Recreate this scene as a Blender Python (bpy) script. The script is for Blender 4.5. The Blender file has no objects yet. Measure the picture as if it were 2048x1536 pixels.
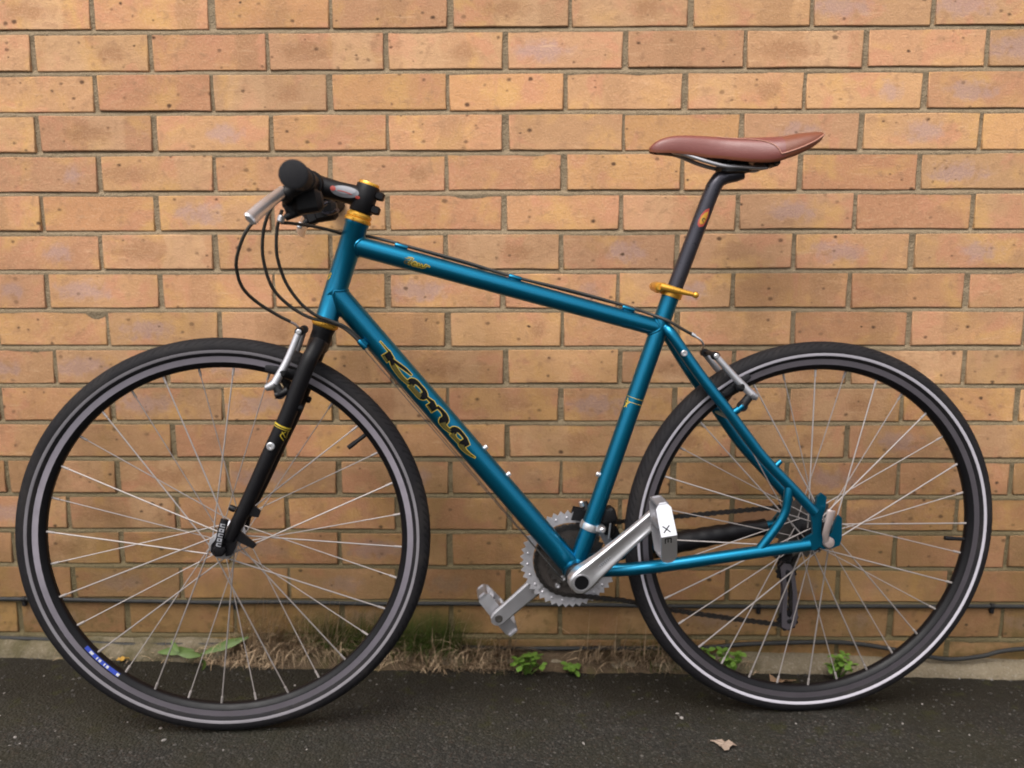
import bpy, math, random
from mathutils import Vector, Matrix, noise

rnd = random.Random(11)
scene = bpy.context.scene
col = scene.collection
R = math.radians

# ------------------------------------------------------------------ camera
cam_d = bpy.data.cameras.new('camera')
cam = bpy.data.objects.new('camera', cam_d)
col.objects.link(cam)
cam_d.sensor_width = 36.0
cam_d.lens = 1750.0 / 2048.0 * 36.0
cam_d.clip_start = 0.02
cam_d.clip_end = 400.0
YAW, PITCH, ROLL = 0.0165, -0.1403, 0.0015
_r = Matrix.Rotation(YAW, 3, 'Z') @ Matrix.Rotation(PITCH, 3, 'X') @ Matrix.Rotation(ROLL, 3, 'Y')
_right, _fwd, _up = _r.col[0], _r.col[1], _r.col[2]
_m = Matrix((( _right.x, _up.x, -_fwd.x), (_right.y, _up.y, -_fwd.y), (_right.z, _up.z, -_fwd.z))).to_4x4()
_m.translation = Vector((1.0050, -1.7194, 0.8962))
cam.matrix_world = _m
scene.camera = cam
cam_d.dof.use_dof = True          # focused on the down tube, the wall slightly soft
cam_d.dof.focus_distance = 1.47
cam_d.dof.aperture_fstop = 2.4

# ------------------------------------------------------------------ world, sun, exposure
SUN_EL, SUN_AZ = R(58), R(205)          # azimuth measured clockwise from +Y
world = bpy.data.worlds.new('World')
scene.world = world
world.use_nodes = True
wn, wl = world.node_tree.nodes, world.node_tree.links
wn.clear()
w_out = wn.new('ShaderNodeOutputWorld')
w_bg = wn.new('ShaderNodeBackground')
w_sky = wn.new('ShaderNodeTexSky')
w_sky.sky_type = 'NISHITA'
w_sky.sun_disc = False
w_sky.sun_elevation = SUN_EL
w_sky.sun_rotation = SUN_AZ
w_sky.air_density = 1.0
w_sky.dust_density = 4.0
w_hs = wn.new('ShaderNodeHueSaturation')
w_hs.inputs['Saturation'].default_value = 0.22
wl.new(w_sky.outputs[0], w_hs.inputs['Color'])
wl.new(w_hs.outputs[0], w_bg.inputs['Color'])
w_bg.inputs['Strength'].default_value = 0.15
wl.new(w_bg.outputs[0], w_out.inputs['Surface'])

sun_d = bpy.data.lights.new('sun', 'SUN')
sun_d.energy = 1.4
sun_d.angle = R(40)
sun_d.color = (1.0, 0.955, 0.90)
sun = bpy.data.objects.new('sun', sun_d)
col.objects.link(sun)
_sd = Vector((math.sin(SUN_AZ) * math.cos(SUN_EL), math.cos(SUN_AZ) * math.cos(SUN_EL), math.sin(SUN_EL)))
sun.rotation_euler = (-_sd).to_track_quat('-Z', 'Y').to_euler()
sun.location = _sd * 6

scene.view_settings.view_transform = 'Standard'
scene.view_settings.look = 'None'
scene.view_settings.exposure = 0.75
scene.view_settings.gamma = 1.0
scene.view_settings.use_curve_mapping = False
scene.render.engine = 'CYCLES'
scene.cycles.max_bounces = 4
scene.cycles.filter_width = 1.9
scene.cycles.use_adaptive_sampling = True
scene.cycles.adaptive_threshold = 0.02


# ------------------------------------------------------------------ node helpers
class NT:
    def __init__(s, name):
        s.mat = bpy.data.materials.new(name)
        s.mat.use_nodes = True
        s.t = s.mat.node_tree
        s.t.nodes.clear()
        s.out = s.t.nodes.new('ShaderNodeOutputMaterial')
        s.p = s.t.nodes.new('ShaderNodeBsdfPrincipled')
        s.link(s.p.outputs[0], s.out.inputs['Surface'])

    def link(s, a, b):
        s.t.links.new(a, b)

    def put(s, sock, v):
        if isinstance(v, bpy.types.NodeSocket):
            s.link(v, sock)
        elif isinstance(v, (tuple, list)) and sock.type == 'RGBA':
            sock.default_value = (v[0], v[1], v[2], 1)
        else:
            sock.default_value = v

    def math(s, op, a, b=0.0, c=0.0, clamp=False):
        n = s.t.nodes.new('ShaderNodeMath'); n.operation = op; n.use_clamp = clamp
        for i, v in enumerate((a, b, c)):
            s.put(n.inputs[i], v)
        return n.outputs[0]

    def vmath(s, op, a, b=(0, 0, 0)):
        n = s.t.nodes.new('ShaderNodeVectorMath'); n.operation = op
        s.put(n.inputs[0], a); s.put(n.inputs[1], b)
        return n.outputs[0]

    def mix(s, f, a, b, blend='MIX'):
        n = s.t.nodes.new('ShaderNodeMix'); n.data_type = 'RGBA'; n.blend_type = blend
        s.put(n.inputs[0], f); s.put(n.inputs[6], a); s.put(n.inputs[7], b)
        return n.outputs[2]

    def noise(s, scale, vec=None, detail=3.0, rough=0.55, dist=0.0):
        n = s.t.nodes.new('ShaderNodeTexNoise')
        n.inputs['Scale'].default_value = scale
        n.inputs['Detail'].default_value = detail
        n.inputs['Roughness'].default_value = rough
        n.inputs['Distortion'].default_value = dist
        if vec is not None:
            s.link(vec, n.inputs['Vector'])
        return n.outputs[0]

    def voro(s, scale, vec=None, feature='F1', rand=1.0):
        n = s.t.nodes.new('ShaderNodeTexVoronoi')
        n.feature = feature
        n.inputs['Scale'].default_value = scale
        n.inputs['Randomness'].default_value = rand
        if vec is not None:
            s.link(vec, n.inputs['Vector'])
        return n.outputs

    def step(s, v, lo, hi):
        n = s.t.nodes.new('ShaderNodeMapRange'); n.interpolation_type = 'SMOOTHSTEP'
        s.put(n.inputs['Value'], v); s.put(n.inputs['From Min'], lo); s.put(n.inputs['From Max'], hi)
        return n.outputs[0]

    def ramp(s, v, stops, interp='LINEAR'):
        n = s.t.nodes.new('ShaderNodeValToRGB'); n.color_ramp.interpolation = interp
        el = n.color_ramp.elements
        while len(el) < len(stops):
            el.new(0.5)
        for e, (p, c) in zip(el, stops):
            e.position = p; e.color = (c[0], c[1], c[2], 1)
        s.put(n.inputs[0], v)
        return n.outputs[0]

    def pos(s):
        return s.t.nodes.new('ShaderNodeNewGeometry').outputs['Position']

    def tc(s, k='Object'):
        return s.t.nodes.new('ShaderNodeTexCoord').outputs[k]

    def oinfo(s, k='Random'):
        return s.t.nodes.new('ShaderNodeObjectInfo').outputs[k]

    def sep(s, v):
        n = s.t.nodes.new('ShaderNodeSeparateXYZ'); s.link(v, n.inputs[0]); return n.outputs

    def comb(s, x, y, z):
        n = s.t.nodes.new('ShaderNodeCombineXYZ')
        for i, v in enumerate((x, y, z)):
            s.put(n.inputs[i], v)
        return n.outputs[0]

    def bump(s, h, strength=0.4, dist=0.002, nrm=None):
        n = s.t.nodes.new('ShaderNodeBump')
        n.inputs['Strength'].default_value = strength
        n.inputs['Distance'].default_value = dist
        s.put(n.inputs['Height'], h)
        if nrm is not None:
            s.link(nrm, n.inputs['Normal'])
        return n.outputs[0]

    def set(s, **kw):
        names = dict(color='Base Color', metal='Metallic', rough='Roughness', normal='Normal', coat='Coat Weight',
                     coatr='Coat Roughness', spec='Specular IOR Level', sub='Subsurface Weight', trans='Transmission Weight')
        for k, v in kw.items():
            s.put(s.p.inputs[names[k]], v)
        return s.mat


def simple(name, c, rough=0.5, metal=0.0, var=0.12, scale=60.0, bump=0.0, bscale=300.0, coat=0.0, coatr=0.1, spec=0.5):
    """a plain material with a little wear: grain in colour and gloss, optional fine relief"""
    m = NT(name)
    o = m.tc('Object')
    n = m.noise(scale, o, 4)
    lo = tuple(x * (1 - var) for x in c); hi = tuple(min(1, x * (1 + var)) for x in c)
    m.set(color=m.mix(n, lo, hi), metal=metal, coat=coat, coatr=coatr, spec=spec,
          rough=m.math('ADD', m.math('MULTIPLY', m.noise(scale * 2.3, o, 3), 0.22), rough - 0.11, clamp=True))
    if bump:
        m.set(normal=m.bump(m.noise(bscale, o, 3), bump, 0.001))
    return m.mat


# ------------------------------------------------------------------ surface materials
def brick_material():
    m = NT('buff_brick')
    P = m.pos(); O = m.tc('Object'); rv = m.oinfo('Random')
    x, y, z = m.sep(P)
    ox, oy, oz = m.sep(O)
    r2 = m.math('FRACT', m.math('MULTIPLY', rv, 17.31))
    r3 = m.math('FRACT', m.math('MULTIPLY', rv, 53.17))
    r4 = m.math('FRACT', m.math('MULTIPLY', rv, 131.7))
    base = m.ramp(rv, [(0.0, (0.475, 0.262, 0.130)), (0.15, (0.530, 0.320, 0.155)), (0.30, (0.470, 0.240, 0.135)),
                       (0.45, (0.510, 0.300, 0.135)), (0.60, (0.445, 0.225, 0.128)), (0.75, (0.480, 0.285, 0.150)),
                       (0.88, (0.420, 0.250, 0.135)), (1.0, (0.520, 0.285, 0.160))])
    base = m.mix(m.math('MULTIPLY', r3, 0.55), base, (0.420, 0.275, 0.165))
    # clay patches: yellow, salmon and a cool mauve bloom
    big = m.noise(9.0, P, 3, 0.6, 0.5)
    base = m.mix(m.math('MULTIPLY', m.step(big, 0.48, 0.66), 0.80), base, (0.540, 0.330, 0.135))
    big2 = m.noise(13.0, m.vmath('ADD', P, (3.1, 7.7, 1.9)), 3, 0.6, 0.6)
    base = m.mix(m.math('MULTIPLY', m.step(big2, 0.50, 0.66), 0.80), base, (0.490, 0.250, 0.150))
    # firing bands across some bricks (where others lay on them in the kiln), edges wandering
    c0 = m.math('MULTIPLY', m.math('SUBTRACT', r2, 0.5), 0.16)
    wob = m.math('MULTIPLY', m.math('SUBTRACT', big2, 0.5), 0.05)
    dx = m.math('ABSOLUTE', m.math('SUBTRACT', m.math('ADD', ox, wob), c0))
    wid = m.math('ADD', m.math('MULTIPLY', r3, 0.030), 0.018)
    band = m.math('SUBTRACT', 1.0, m.step(dx, m.math('SUBTRACT', wid, 0.006), m.math('ADD', wid, 0.004)))
    band = m.math('MULTIPLY', band, m.step(r4, 0.52, 0.60))
    base = m.mix(m.math('MULTIPLY', band, m.math('ADD', 0.25, m.math('MULTIPLY', r2, 0.40))), base,
                 m.mix(m.step(r3, 0.45, 0.55), (0.350, 0.205, 0.110), (0.560, 0.370, 0.215)))
    # grey mauve hearts on some bricks
    mid = m.noise(48.0, P, 3, 0.6)
    ex = m.math('DIVIDE', m.math('SUBTRACT', ox, m.math('MULTIPLY', c0, -0.8)), m.math('ADD', 0.018, m.math('MULTIPLY', r2, 0.05)))
    ez = m.math('DIVIDE', oz, 0.020)
    rr = m.math('SQRT', m.math('ADD', m.math('MULTIPLY', ex, ex), m.math('MULTIPLY', ez, ez)))
    rr = m.math('ADD', rr, m.math('MULTIPLY', m.math('SUBTRACT', mid, 0.5), 2.4))
    heart = m.math('MULTIPLY', m.math('SUBTRACT', 1.0, m.step(rr, 0.35, 1.25)), m.step(r3, 0.40, 0.48))
    base = m.mix(m.math('MULTIPLY', heart, 0.78), base, m.mix(m.step(r4, 0.35, 0.6), (0.400, 0.270, 0.235), (0.350, 0.195, 0.105)))
    # sand grain, scuffs
    g = m.noise(300, P, 2, 0.65)
    base = m.mix(m.math('MULTIPLY', m.step(g, 0.46, 0.72), 0.40), base, (0.600, 0.395, 0.240))
    base = m.mix(m.math('MULTIPLY', m.step(mid, 0.52, 0.72), 0.60), base, (0.345, 0.205, 0.120))
    scf = m.step(m.noise(1.0, m.vmath('MULTIPLY', P, (16, 16, 130)), 3, 0.65), 0.58, 0.74)
    base = m.mix(m.math('MULTIPLY', scf, 0.42), base, (0.640, 0.440, 0.270))
    # pits and burnt specks
    v = m.voro(58, m.vmath('MULTIPLY', P, (0.85, 1, 1.1)))
    vc = m.sep(v[1])
    siz = m.math('ADD', 0.03, m.math('MULTIPLY', m.math('FRACT', m.math('MULTIPLY', vc[1], 7.3)), 0.22))
    siz = m.math('ADD', siz, m.math('MULTIPLY', m.math('SUBTRACT', g, 0.5), 0.30))
    pit = m.math('MULTIPLY', m.step(m.math('ADD', vc[0], m.math('MULTIPLY', m.math('SUBTRACT', big, 0.5), 0.6)), 0.66, 0.72),
                 m.math('SUBTRACT', 1.0, m.step(v[0], m.math('MULTIPLY', siz, 0.6), m.math('ADD', siz, 0.11))))
    base = m.mix(m.math('MULTIPLY', pit, m.math('ADD', 0.40, m.math('MULTIPLY', vc[2], 0.60))), base, (0.085, 0.050, 0.032))
    # painted light falloff down the wall, mixed with soiling and ragged green algae
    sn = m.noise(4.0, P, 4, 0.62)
    soil_shade = m.math('ADD', m.math('MULTIPLY', m.math('SUBTRACT', sn, 0.5), 1.1), m.math('SUBTRACT', 0.70, z))
    base = m.mix(m.math('MULTIPLY', m.step(soil_shade, -0.42, 0.62), 0.95), base, (0.440, 0.420, 0.360), 'MULTIPLY')
    base = m.mix(m.math('MULTIPLY', m.step(m.math('SUBTRACT', soil_shade, m.math('MULTIPLY', mid, 0.5)), -0.10, 0.35), 0.35), base, (0.120, 0.092, 0.034))
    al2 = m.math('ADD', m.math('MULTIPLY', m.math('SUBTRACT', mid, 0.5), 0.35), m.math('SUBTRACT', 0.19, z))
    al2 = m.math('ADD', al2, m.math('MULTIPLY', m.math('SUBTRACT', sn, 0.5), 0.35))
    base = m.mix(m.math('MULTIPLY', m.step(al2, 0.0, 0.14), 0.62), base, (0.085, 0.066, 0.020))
    h = m.math('ADD', m.math('MULTIPLY', g, 0.7), m.math('MULTIPLY', mid, 0.9))
    val = m.math('ADD', 0.82, m.math('MULTIPLY', m.math('FRACT', m.math('MULTIPLY', rv, 311.3)), 0.26))
    vv = m.comb(m.math('MULTIPLY', val, 1.06), m.math('MULTIPLY', val, 0.985), m.math('MULTIPLY', val, 0.945))
    base = m.mix(1.0, base, vv, 'MULTIPLY')
    # thin moss where the grass grows against the wall
    mx = m.math('DIVIDE', m.math('SUBTRACT', x, 0.735), 0.21)
    mo = m.math('ADD', m.math('SUBTRACT', 0.20, z), m.math('MULTIPLY', m.math('SUBTRACT', sn, 0.5), 0.25))
    mo = m.math('SUBTRACT', mo, m.math('MULTIPLY', m.math('MULTIPLY', mx, mx), 0.06))
    base = m.mix(m.math('MULTIPLY', m.step(mo, -0.01, 0.09), 0.80), base, (0.040, 0.046, 0.010))
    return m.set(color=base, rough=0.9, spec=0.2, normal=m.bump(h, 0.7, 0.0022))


def mortar_material():
    m = NT('mortar')
    P = m.pos(); x, y, z = m.sep(P)
    c = m.mix(m.noise(40, P, 4), (0.190, 0.140, 0.085), (0.300, 0.228, 0.148))
    c = m.mix(m.math('MULTIPLY', m.step(m.noise(300, P, 2), 0.5, 0.7), 0.4), c, (0.29, 0.23, 0.155))
    soil_shade = m.math('ADD', m.math('MULTIPLY', m.math('SUBTRACT', m.noise(5, P, 5, 0.62), 0.5), 0.8), m.math('SUBTRACT', 0.66, z))  # darkens downward like the bricks: soiling plus painted light falloff
    c = m.mix(m.math('MULTIPLY', m.step(soil_shade, -0.35, 0.6), 0.84), c, (0.080, 0.064, 0.028))
    h = m.math('ADD', m.noise(260, P, 3), m.math('MULTIPLY', m.noise(50, P, 3), 1.2))
    return m.set(color=c, rough=0.95, spec=0.2, normal=m.bump(h, 0.9, 0.003))


def asphalt_material():
    m = NT('asphalt')
    P = m.pos(); x, y, z = m.sep(P)
    v = m.voro(210, P)
    cr = m.sep(v[1])
    c = m.ramp(cr[0], [(0.0, (0.0156, 0.0144, 0.0119)), (0.45, (0.0250, 0.0227, 0.0190)), (0.75, (0.0358, 0.0328, 0.0275)),
                       (0.93, (0.0477, 0.0430, 0.0371)), (1.0, (0.0746, 0.0668, 0.0586))])
    c = m.mix(m.math('MULTIPLY', m.step(cr[1], 0.80, 0.9), 0.55), c, (0.0430, 0.0275, 0.0204))
    c = m.mix(m.math('MULTIPLY', m.step(v[0], 0.25, 0.62), 0.65), c, (0.0131, 0.0119, 0.0096))
    c = m.mix(m.math('MULTIPLY', m.step(m.noise(5, P, 5, 0.6), 0.42, 0.66), 0.50), c, (0.0204, 0.0184, 0.0083))
    # damp grime and thin moss in a ragged belt along the foot of the wall
    bl = m.math('ADD', m.math('MULTIPLY', m.math('SUBTRACT', m.noise(7, P, 5, 0.6), 0.5), 0.30), m.math('ADD', y, 0.24))
    c = m.mix(m.math('MULTIPLY', m.step(bl, -0.04, 0.13), 0.80), c, (0.0103, 0.0079, 0.0042))
    gm = m.math('MULTIPLY', m.step(m.noise(26, P, 4, 0.6), 0.56, 0.68), m.step(bl, -0.12, 0.02))
    c = m.mix(m.math('MULTIPLY', gm, 0.6), c, (0.0234, 0.0224, 0.0055))
    v2 = m.voro(75, P)
    chip = m.math('MULTIPLY', m.step(m.sep(v2[1])[0], 0.955, 0.965), m.math('SUBTRACT', 1.0, m.step(v2[0], 0.16, 0.26)))
    c = m.mix(m.math('MULTIPLY', chip, 0.55), c, m.mix(m.sep(v2[1])[1], (0.0746, 0.0607, 0.0513), (0.1679, 0.1586, 0.1445)))
    h = m.math('SUBTRACT', m.math('MULTIPLY', m.noise(90, P, 4), 1.0), m.math('MULTIPLY', v[0], 1.1))
    return m.set(color=c, rough=m.math('ADD', 0.62, m.math('MULTIPLY', m.noise(30, P, 3), 0.3)), spec=0.22,
                 normal=m.bump(h, 0.65, 0.0030))


def fillet_material():
    m = NT('old_concrete')
    P = m.pos(); x, y, z = m.sep(P)
    c = m.mix(m.noise(22, P, 5, 0.65), (0.1054, 0.0790, 0.0448), (0.2003, 0.1660, 0.1186))
    c = m.mix(m.math('MULTIPLY', m.step(m.noise(210, P, 2), 0.55, 0.7), 0.5), c, (0.2530, 0.2213, 0.1792))
    c = m.mix(m.math('MULTIPLY', m.step(m.math('SUBTRACT', m.noise(9, P, 5, 0.6), m.math('MULTIPLY', m.math('SUBTRACT', x, 0.9), 0.10)), 0.44, 0.64), 0.75), c, (0.0501, 0.0422, 0.0158))
    h = m.math('ADD', m.noise(160, P, 4), m.math('MULTIPLY', m.noise(40, P, 3), 1.5))
    return m.set(color=c, rough=0.93, spec=0.2, normal=m.bump(h, 0.9, 0.004))


def soil_material():
    m = NT('dry_soil')
    P = m.pos()
    c = m.mix(m.noise(60, P, 5, 0.7), (0.040, 0.026, 0.014), (0.140, 0.098, 0.062))
    c = m.mix(m.math('MULTIPLY', m.step(m.noise(14, P, 4), 0.52, 0.66), 0.5), c, (0.085, 0.080, 0.026))
    return m.set(color=c, rough=0.95, spec=0.15, normal=m.bump(m.noise(240, P, 4, 0.7), 1.0, 0.006))


def leaf_material(name, a, b, rough=0.5, trans=0.0):
    m = NT(name)
    O = m.pos()
    c = m.mix(m.noise(70, O, 3), a, b)
    c = m.mix(m.math('MULTIPLY', m.oinfo('Random'), 0.35), c, tuple(x * 0.7 for x in a))
    return m.set(color=c, rough=rough, spec=0.35, sub=0.0, normal=m.bump(m.noise(300, O, 2), 0.25, 0.001))


def blade_material(name, stops, rough=0.7):
    m = NT(name)
    P = m.pos()
    c = m.ramp(m.noise(55, m.vmath('MULTIPLY', P, (1, 1, 0.25)), 3, 0.7), stops)
    return m.set(color=c, rough=rough, spec=0.25)


def paint_material():
    m = NT('metallic_teal_paint')
    O = m.tc('Object')
    fl = m.noise(2600, O, 1)
    c = m.mix(m.noise(9, O, 3), (0.001, 0.124, 0.222), (0.0015, 0.142, 0.250))
    c = m.mix(m.math('MULTIPLY', m.step(fl, 0.55, 0.75), 0.35), c, (0.01, 0.20, 0.34))
    sc = m.math('MULTIPLY', m.step(m.noise(130, m.vmath('MULTIPLY', O, (1, 1, 1)), 4, 0.7), 0.70, 0.78), 0.35)
    c = m.mix(sc, c, (0.05, 0.11, 0.14))
    rg = m.math('ADD', 0.31, m.math('MULTIPLY', m.noise(40, O, 2), 0.06))
    return m.set(color=c, metal=0.88, rough=rg, coat=0.22, coatr=0.10, normal=m.bump(m.noise(500, O, 2), 0.04, 0.0004))


def tyre_material():
    m = NT('tyre_rubber')
    O = m.tc('Object'); x, y, z = m.sep(O)
    c = m.mix(m.noise(30, O, 4, 0.6), (0.0070, 0.0062, 0.0075), (0.0140, 0.0128, 0.0145))
    # road dust rubbed into the rubber in uneven patches
    c = m.mix(m.math('MULTIPLY', m.step(m.noise(9, O, 5, 0.68), 0.46, 0.74), 0.55), c, (0.034, 0.029, 0.026))
    ang = m.math('ARCTAN2', x, z)
    rad = m.math('SQRT', m.math('ADD', m.math('MULTIPLY', x, x), m.math('MULTIPLY', z, z)))
    tr = m.math('SINE', m.math('ADD', m.math('MULTIPLY', ang, 150.0), m.math('MULTIPLY', m.math('ABSOLUTE', y), 900.0)))
    tr = m.math('MULTIPLY', m.step(tr, 0.1, 0.7), m.step(rad, 0.3335, 0.3365))
    c = m.mix(m.math('MULTIPLY', tr, 0.5), c, (0.004, 0.0035, 0.004))
    h = m.math('SUBTRACT', m.math('MULTIPLY', m.noise(260, O, 3), 0.5), tr)
    return m.set(color=c, rough=0.70, spec=0.18, normal=m.bump(h, 0.5, 0.0012))


def leather_material():
    m = NT('brown_leather')
    O = m.tc('Object')
    c = m.mix(m.noise(26, O, 4), (0.140, 0.037, 0.015), (0.180, 0.052, 0.023))
    v = m.voro(700, O)
    return m.set(color=c, rough=m.math('ADD', 0.40, m.math('MULTIPLY', m.noise(50, O, 3), 0.18)), spec=0.55,
                 normal=m.bump(m.math('ADD', v[0], m.noise(90, O, 3)), 0.22, 0.0008))


def leather_sheen_material():  # same leather as the top, with sky sheen painted into the colour
    m = NT('brown_leather_sheen')
    O = m.tc('Object')
    c = m.mix(m.noise(26, O, 4), (0.140, 0.034, 0.026), (0.180, 0.048, 0.038))
    v = m.voro(700, O)
    return m.set(color=c, rough=m.math('ADD', 0.36, m.math('MULTIPLY', m.noise(50, O, 3), 0.16)), spec=0.6,
                 normal=m.bump(m.math('ADD', v[0], m.noise(90, O, 3)), 0.2, 0.0008))


def ring_material():
    m = NT('chainring_steel')
    O = m.tc('Object')
    c = m.mix(m.noise(80, O, 5, 0.7), (0.30, 0.29, 0.305), (0.62, 0.60, 0.63))
    return m.set(color=c, metal=0.55, rough=m.math('ADD', 0.28, m.math('MULTIPLY', m.noise(120, O, 3), 0.25)))


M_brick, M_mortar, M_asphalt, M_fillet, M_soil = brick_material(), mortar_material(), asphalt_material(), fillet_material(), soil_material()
M_paint, M_tyre, M_leather, M_ring = paint_material(), tyre_material(), leather_material(), ring_material()
M_leather_sheen = leather_sheen_material()
M_black = simple('black_satin', (0.0035, 0.003, 0.004), 0.48, 0.0, 0.25, 30, spec=0.25)
M_blackmat = simple('black_plastic', (0.0055, 0.005, 0.006), 0.60, 0.0, 0.25, 50, bump=0.15, spec=0.28)
M_rubber = simple('grip_rubber', (0.009, 0.0085, 0.0105), 0.72, 0.0, 0.2, 70, bump=0.4, bscale=420, spec=0.3)
M_post = simple('black_anodised', (0.040, 0.038, 0.048), 0.30, 0.60, 0.15, 40)
M_silver = simple('polished_alloy', (0.70, 0.69, 0.71), 0.34, 0.92, 0.03, 12)
M_alloy = simple('brushed_alloy', (0.46, 0.45, 0.47), 0.40, 0.85, 0.06, 40)
M_track = simple('brake_track_alloy', (0.29, 0.262, 0.30), 0.42, 0.75, 0.12, 30)
_tn = M_track.node_tree.nodes.new('ShaderNodeTangent')
_tn.direction_type = 'RADIAL'; _tn.axis = 'Y'
_tp = [n for n in M_track.node_tree.nodes if n.type == 'BSDF_PRINCIPLED'][0]
M_track.node_tree.links.new(_tn.outputs[0], _tp.inputs['Tangent'])
_tp.inputs['Anisotropic'].default_value = 0.75
M_spoke = simple('steel_spoke', (0.31, 0.275, 0.26), 0.50, 0.35, 0.08, 80)
M_steel = simple('oily_steel', (0.105, 0.095, 0.088), 0.42, 0.8, 0.3, 130)
M_ring2 = simple('worn_ring_steel', (0.060, 0.050, 0.045), 0.42, 0.4, 0.5, 110)
M_gold = simple('gold_anodised', (0.70, 0.36, 0.050), 0.30, 0.70, 0.08, 40)
M_goldprint = simple('gold_print', (0.50, 0.36, 0.030), 0.5, 0.1, 0.15, 200)
M_olive = simple('olive_print', (0.070, 0.054, 0.006), 0.6, 0.0, 0.15, 200)
M_blackprint = simple('black_print', (0.0025, 0.0025, 0.003), 0.6, 0.0, 0.1, 200, spec=0.12)
M_white = simple('white_print', (0.45, 0.45, 0.47), 0.5, 0.0, 0.06, 200)
M_greyprint = simple('grey_print', (0.15, 0.15, 0.165), 0.45, 0.1, 0.1, 200)
M_red = simple('red_print', (0.34, 0.045, 0.030), 0.45, 0.0, 0.1, 200)
M_yellow = simple('yellow_print', (0.45, 0.22, 0.02), 0.45, 0.0, 0.1, 200)
M_blue = simple('blue_sticker', (0.010, 0.035, 0.30), 0.4, 0.0, 0.12, 200)
M_refl = simple('reflective_band', (0.50, 0.47, 0.52), 0.40, 0.2, 0.10, 60)
M_refl_dull = simple('dusty_reflective_band', (0.20, 0.185, 0.20), 0.48, 0.2, 0.25, 25)
M_track_dark = simple('worn_brake_track', (0.13, 0.115, 0.13), 0.45, 0.7, 0.14, 30)
M_cable = simple('black_cable', (0.028, 0.025, 0.021), 0.55, 0.0, 0.3, 40)
M_wallcable = simple('weathered_cable', (0.010, 0.0095, 0.009), 0.7, 0.0, 0.4, 25, bump=0.3, bscale=200)
M_pink = simple('tarnished_alloy', (0.36, 0.29, 0.27), 0.45, 0.5, 0.1, 60)
M_leaf = leaf_material('weed_leaf', (0.070, 0.140, 0.016), (0.120, 0.205, 0.034))
M_broad = leaf_material('dock_leaf', (0.055, 0.100, 0.014), (0.105, 0.155, 0.036))
M_deadleaf = leaf_material('dead_leaf', (0.22, 0.155, 0.115), (0.32, 0.245, 0.19), 0.8)
M_brownleaf = leaf_material('brown_leaf', (0.15, 0.085, 0.045), (0.24, 0.15, 0.09), 0.8)
M_yellowleaf = leaf_material('yellow_leaf', (0.36, 0.19, 0.025), (0.46, 0.27, 0.05), 0.7)
M_straw = blade_material('dry_straw', [(0.28, (0.110, 0.070, 0.038)), (0.48, (0.300, 0.208, 0.128)), (0.70, (0.520, 0.390, 0.250))])
M_grass = blade_material('green_grass', [(0.25, (0.022, 0.036, 0.005)), (0.55, (0.042, 0.066, 0.009)), (0.8, (0.085, 0.098, 0.018))])
M_grit = simple('pale_grit', (0.20, 0.18, 0.165), 0.8, 0.0, 0.35, 18)
M_dgrit = simple('dark_grit', (0.036, 0.031, 0.026), 0.8, 0.0, 0.45, 25)


# ------------------------------------------------------------------ mesh helpers
def tag(o, label=None, cat=None, group=None, kind=None):
    if label: o['label'] = label
    if cat: o['category'] = cat
    if group: o['group'] = group
    if kind: o['kind'] = kind
    return o


def empty(name, parent=None, loc=(0, 0, 0)):
    o = bpy.data.objects.new(name, None)
    o.empty_display_size = 0.05
    o.location = loc
    o.parent = parent
    col.objects.link(o)
    return o


def link(name, me, parent=None):
    o = bpy.data.objects.new(name, me)
    o.parent = parent
    col.objects.link(o)
    return o


def catmull(pts, n=8):
    """smooth curve through points (tuples of any length)"""
    P = [tuple(p) for p in pts]
    P = [tuple(2 * a - b for a, b in zip(P[0], P[1]))] + P + [tuple(2 * a - b for a, b in zip(P[-1], P[-2]))]
    out = []
    for i in range(1, len(P) - 2):
        for k in range(n):
            t = k / n
            out.append(tuple(0.5 * ((2 * b) + (-a + c) * t + (2 * a - 5 * b + 4 * c - d) * t * t + (-a + 3 * b - 3 * c + d) * t ** 3)
                             for a, b, c, d in zip(P[i - 1], P[i], P[i + 1], P[i + 2])))
    out.append(P[-2])
    return out


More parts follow.
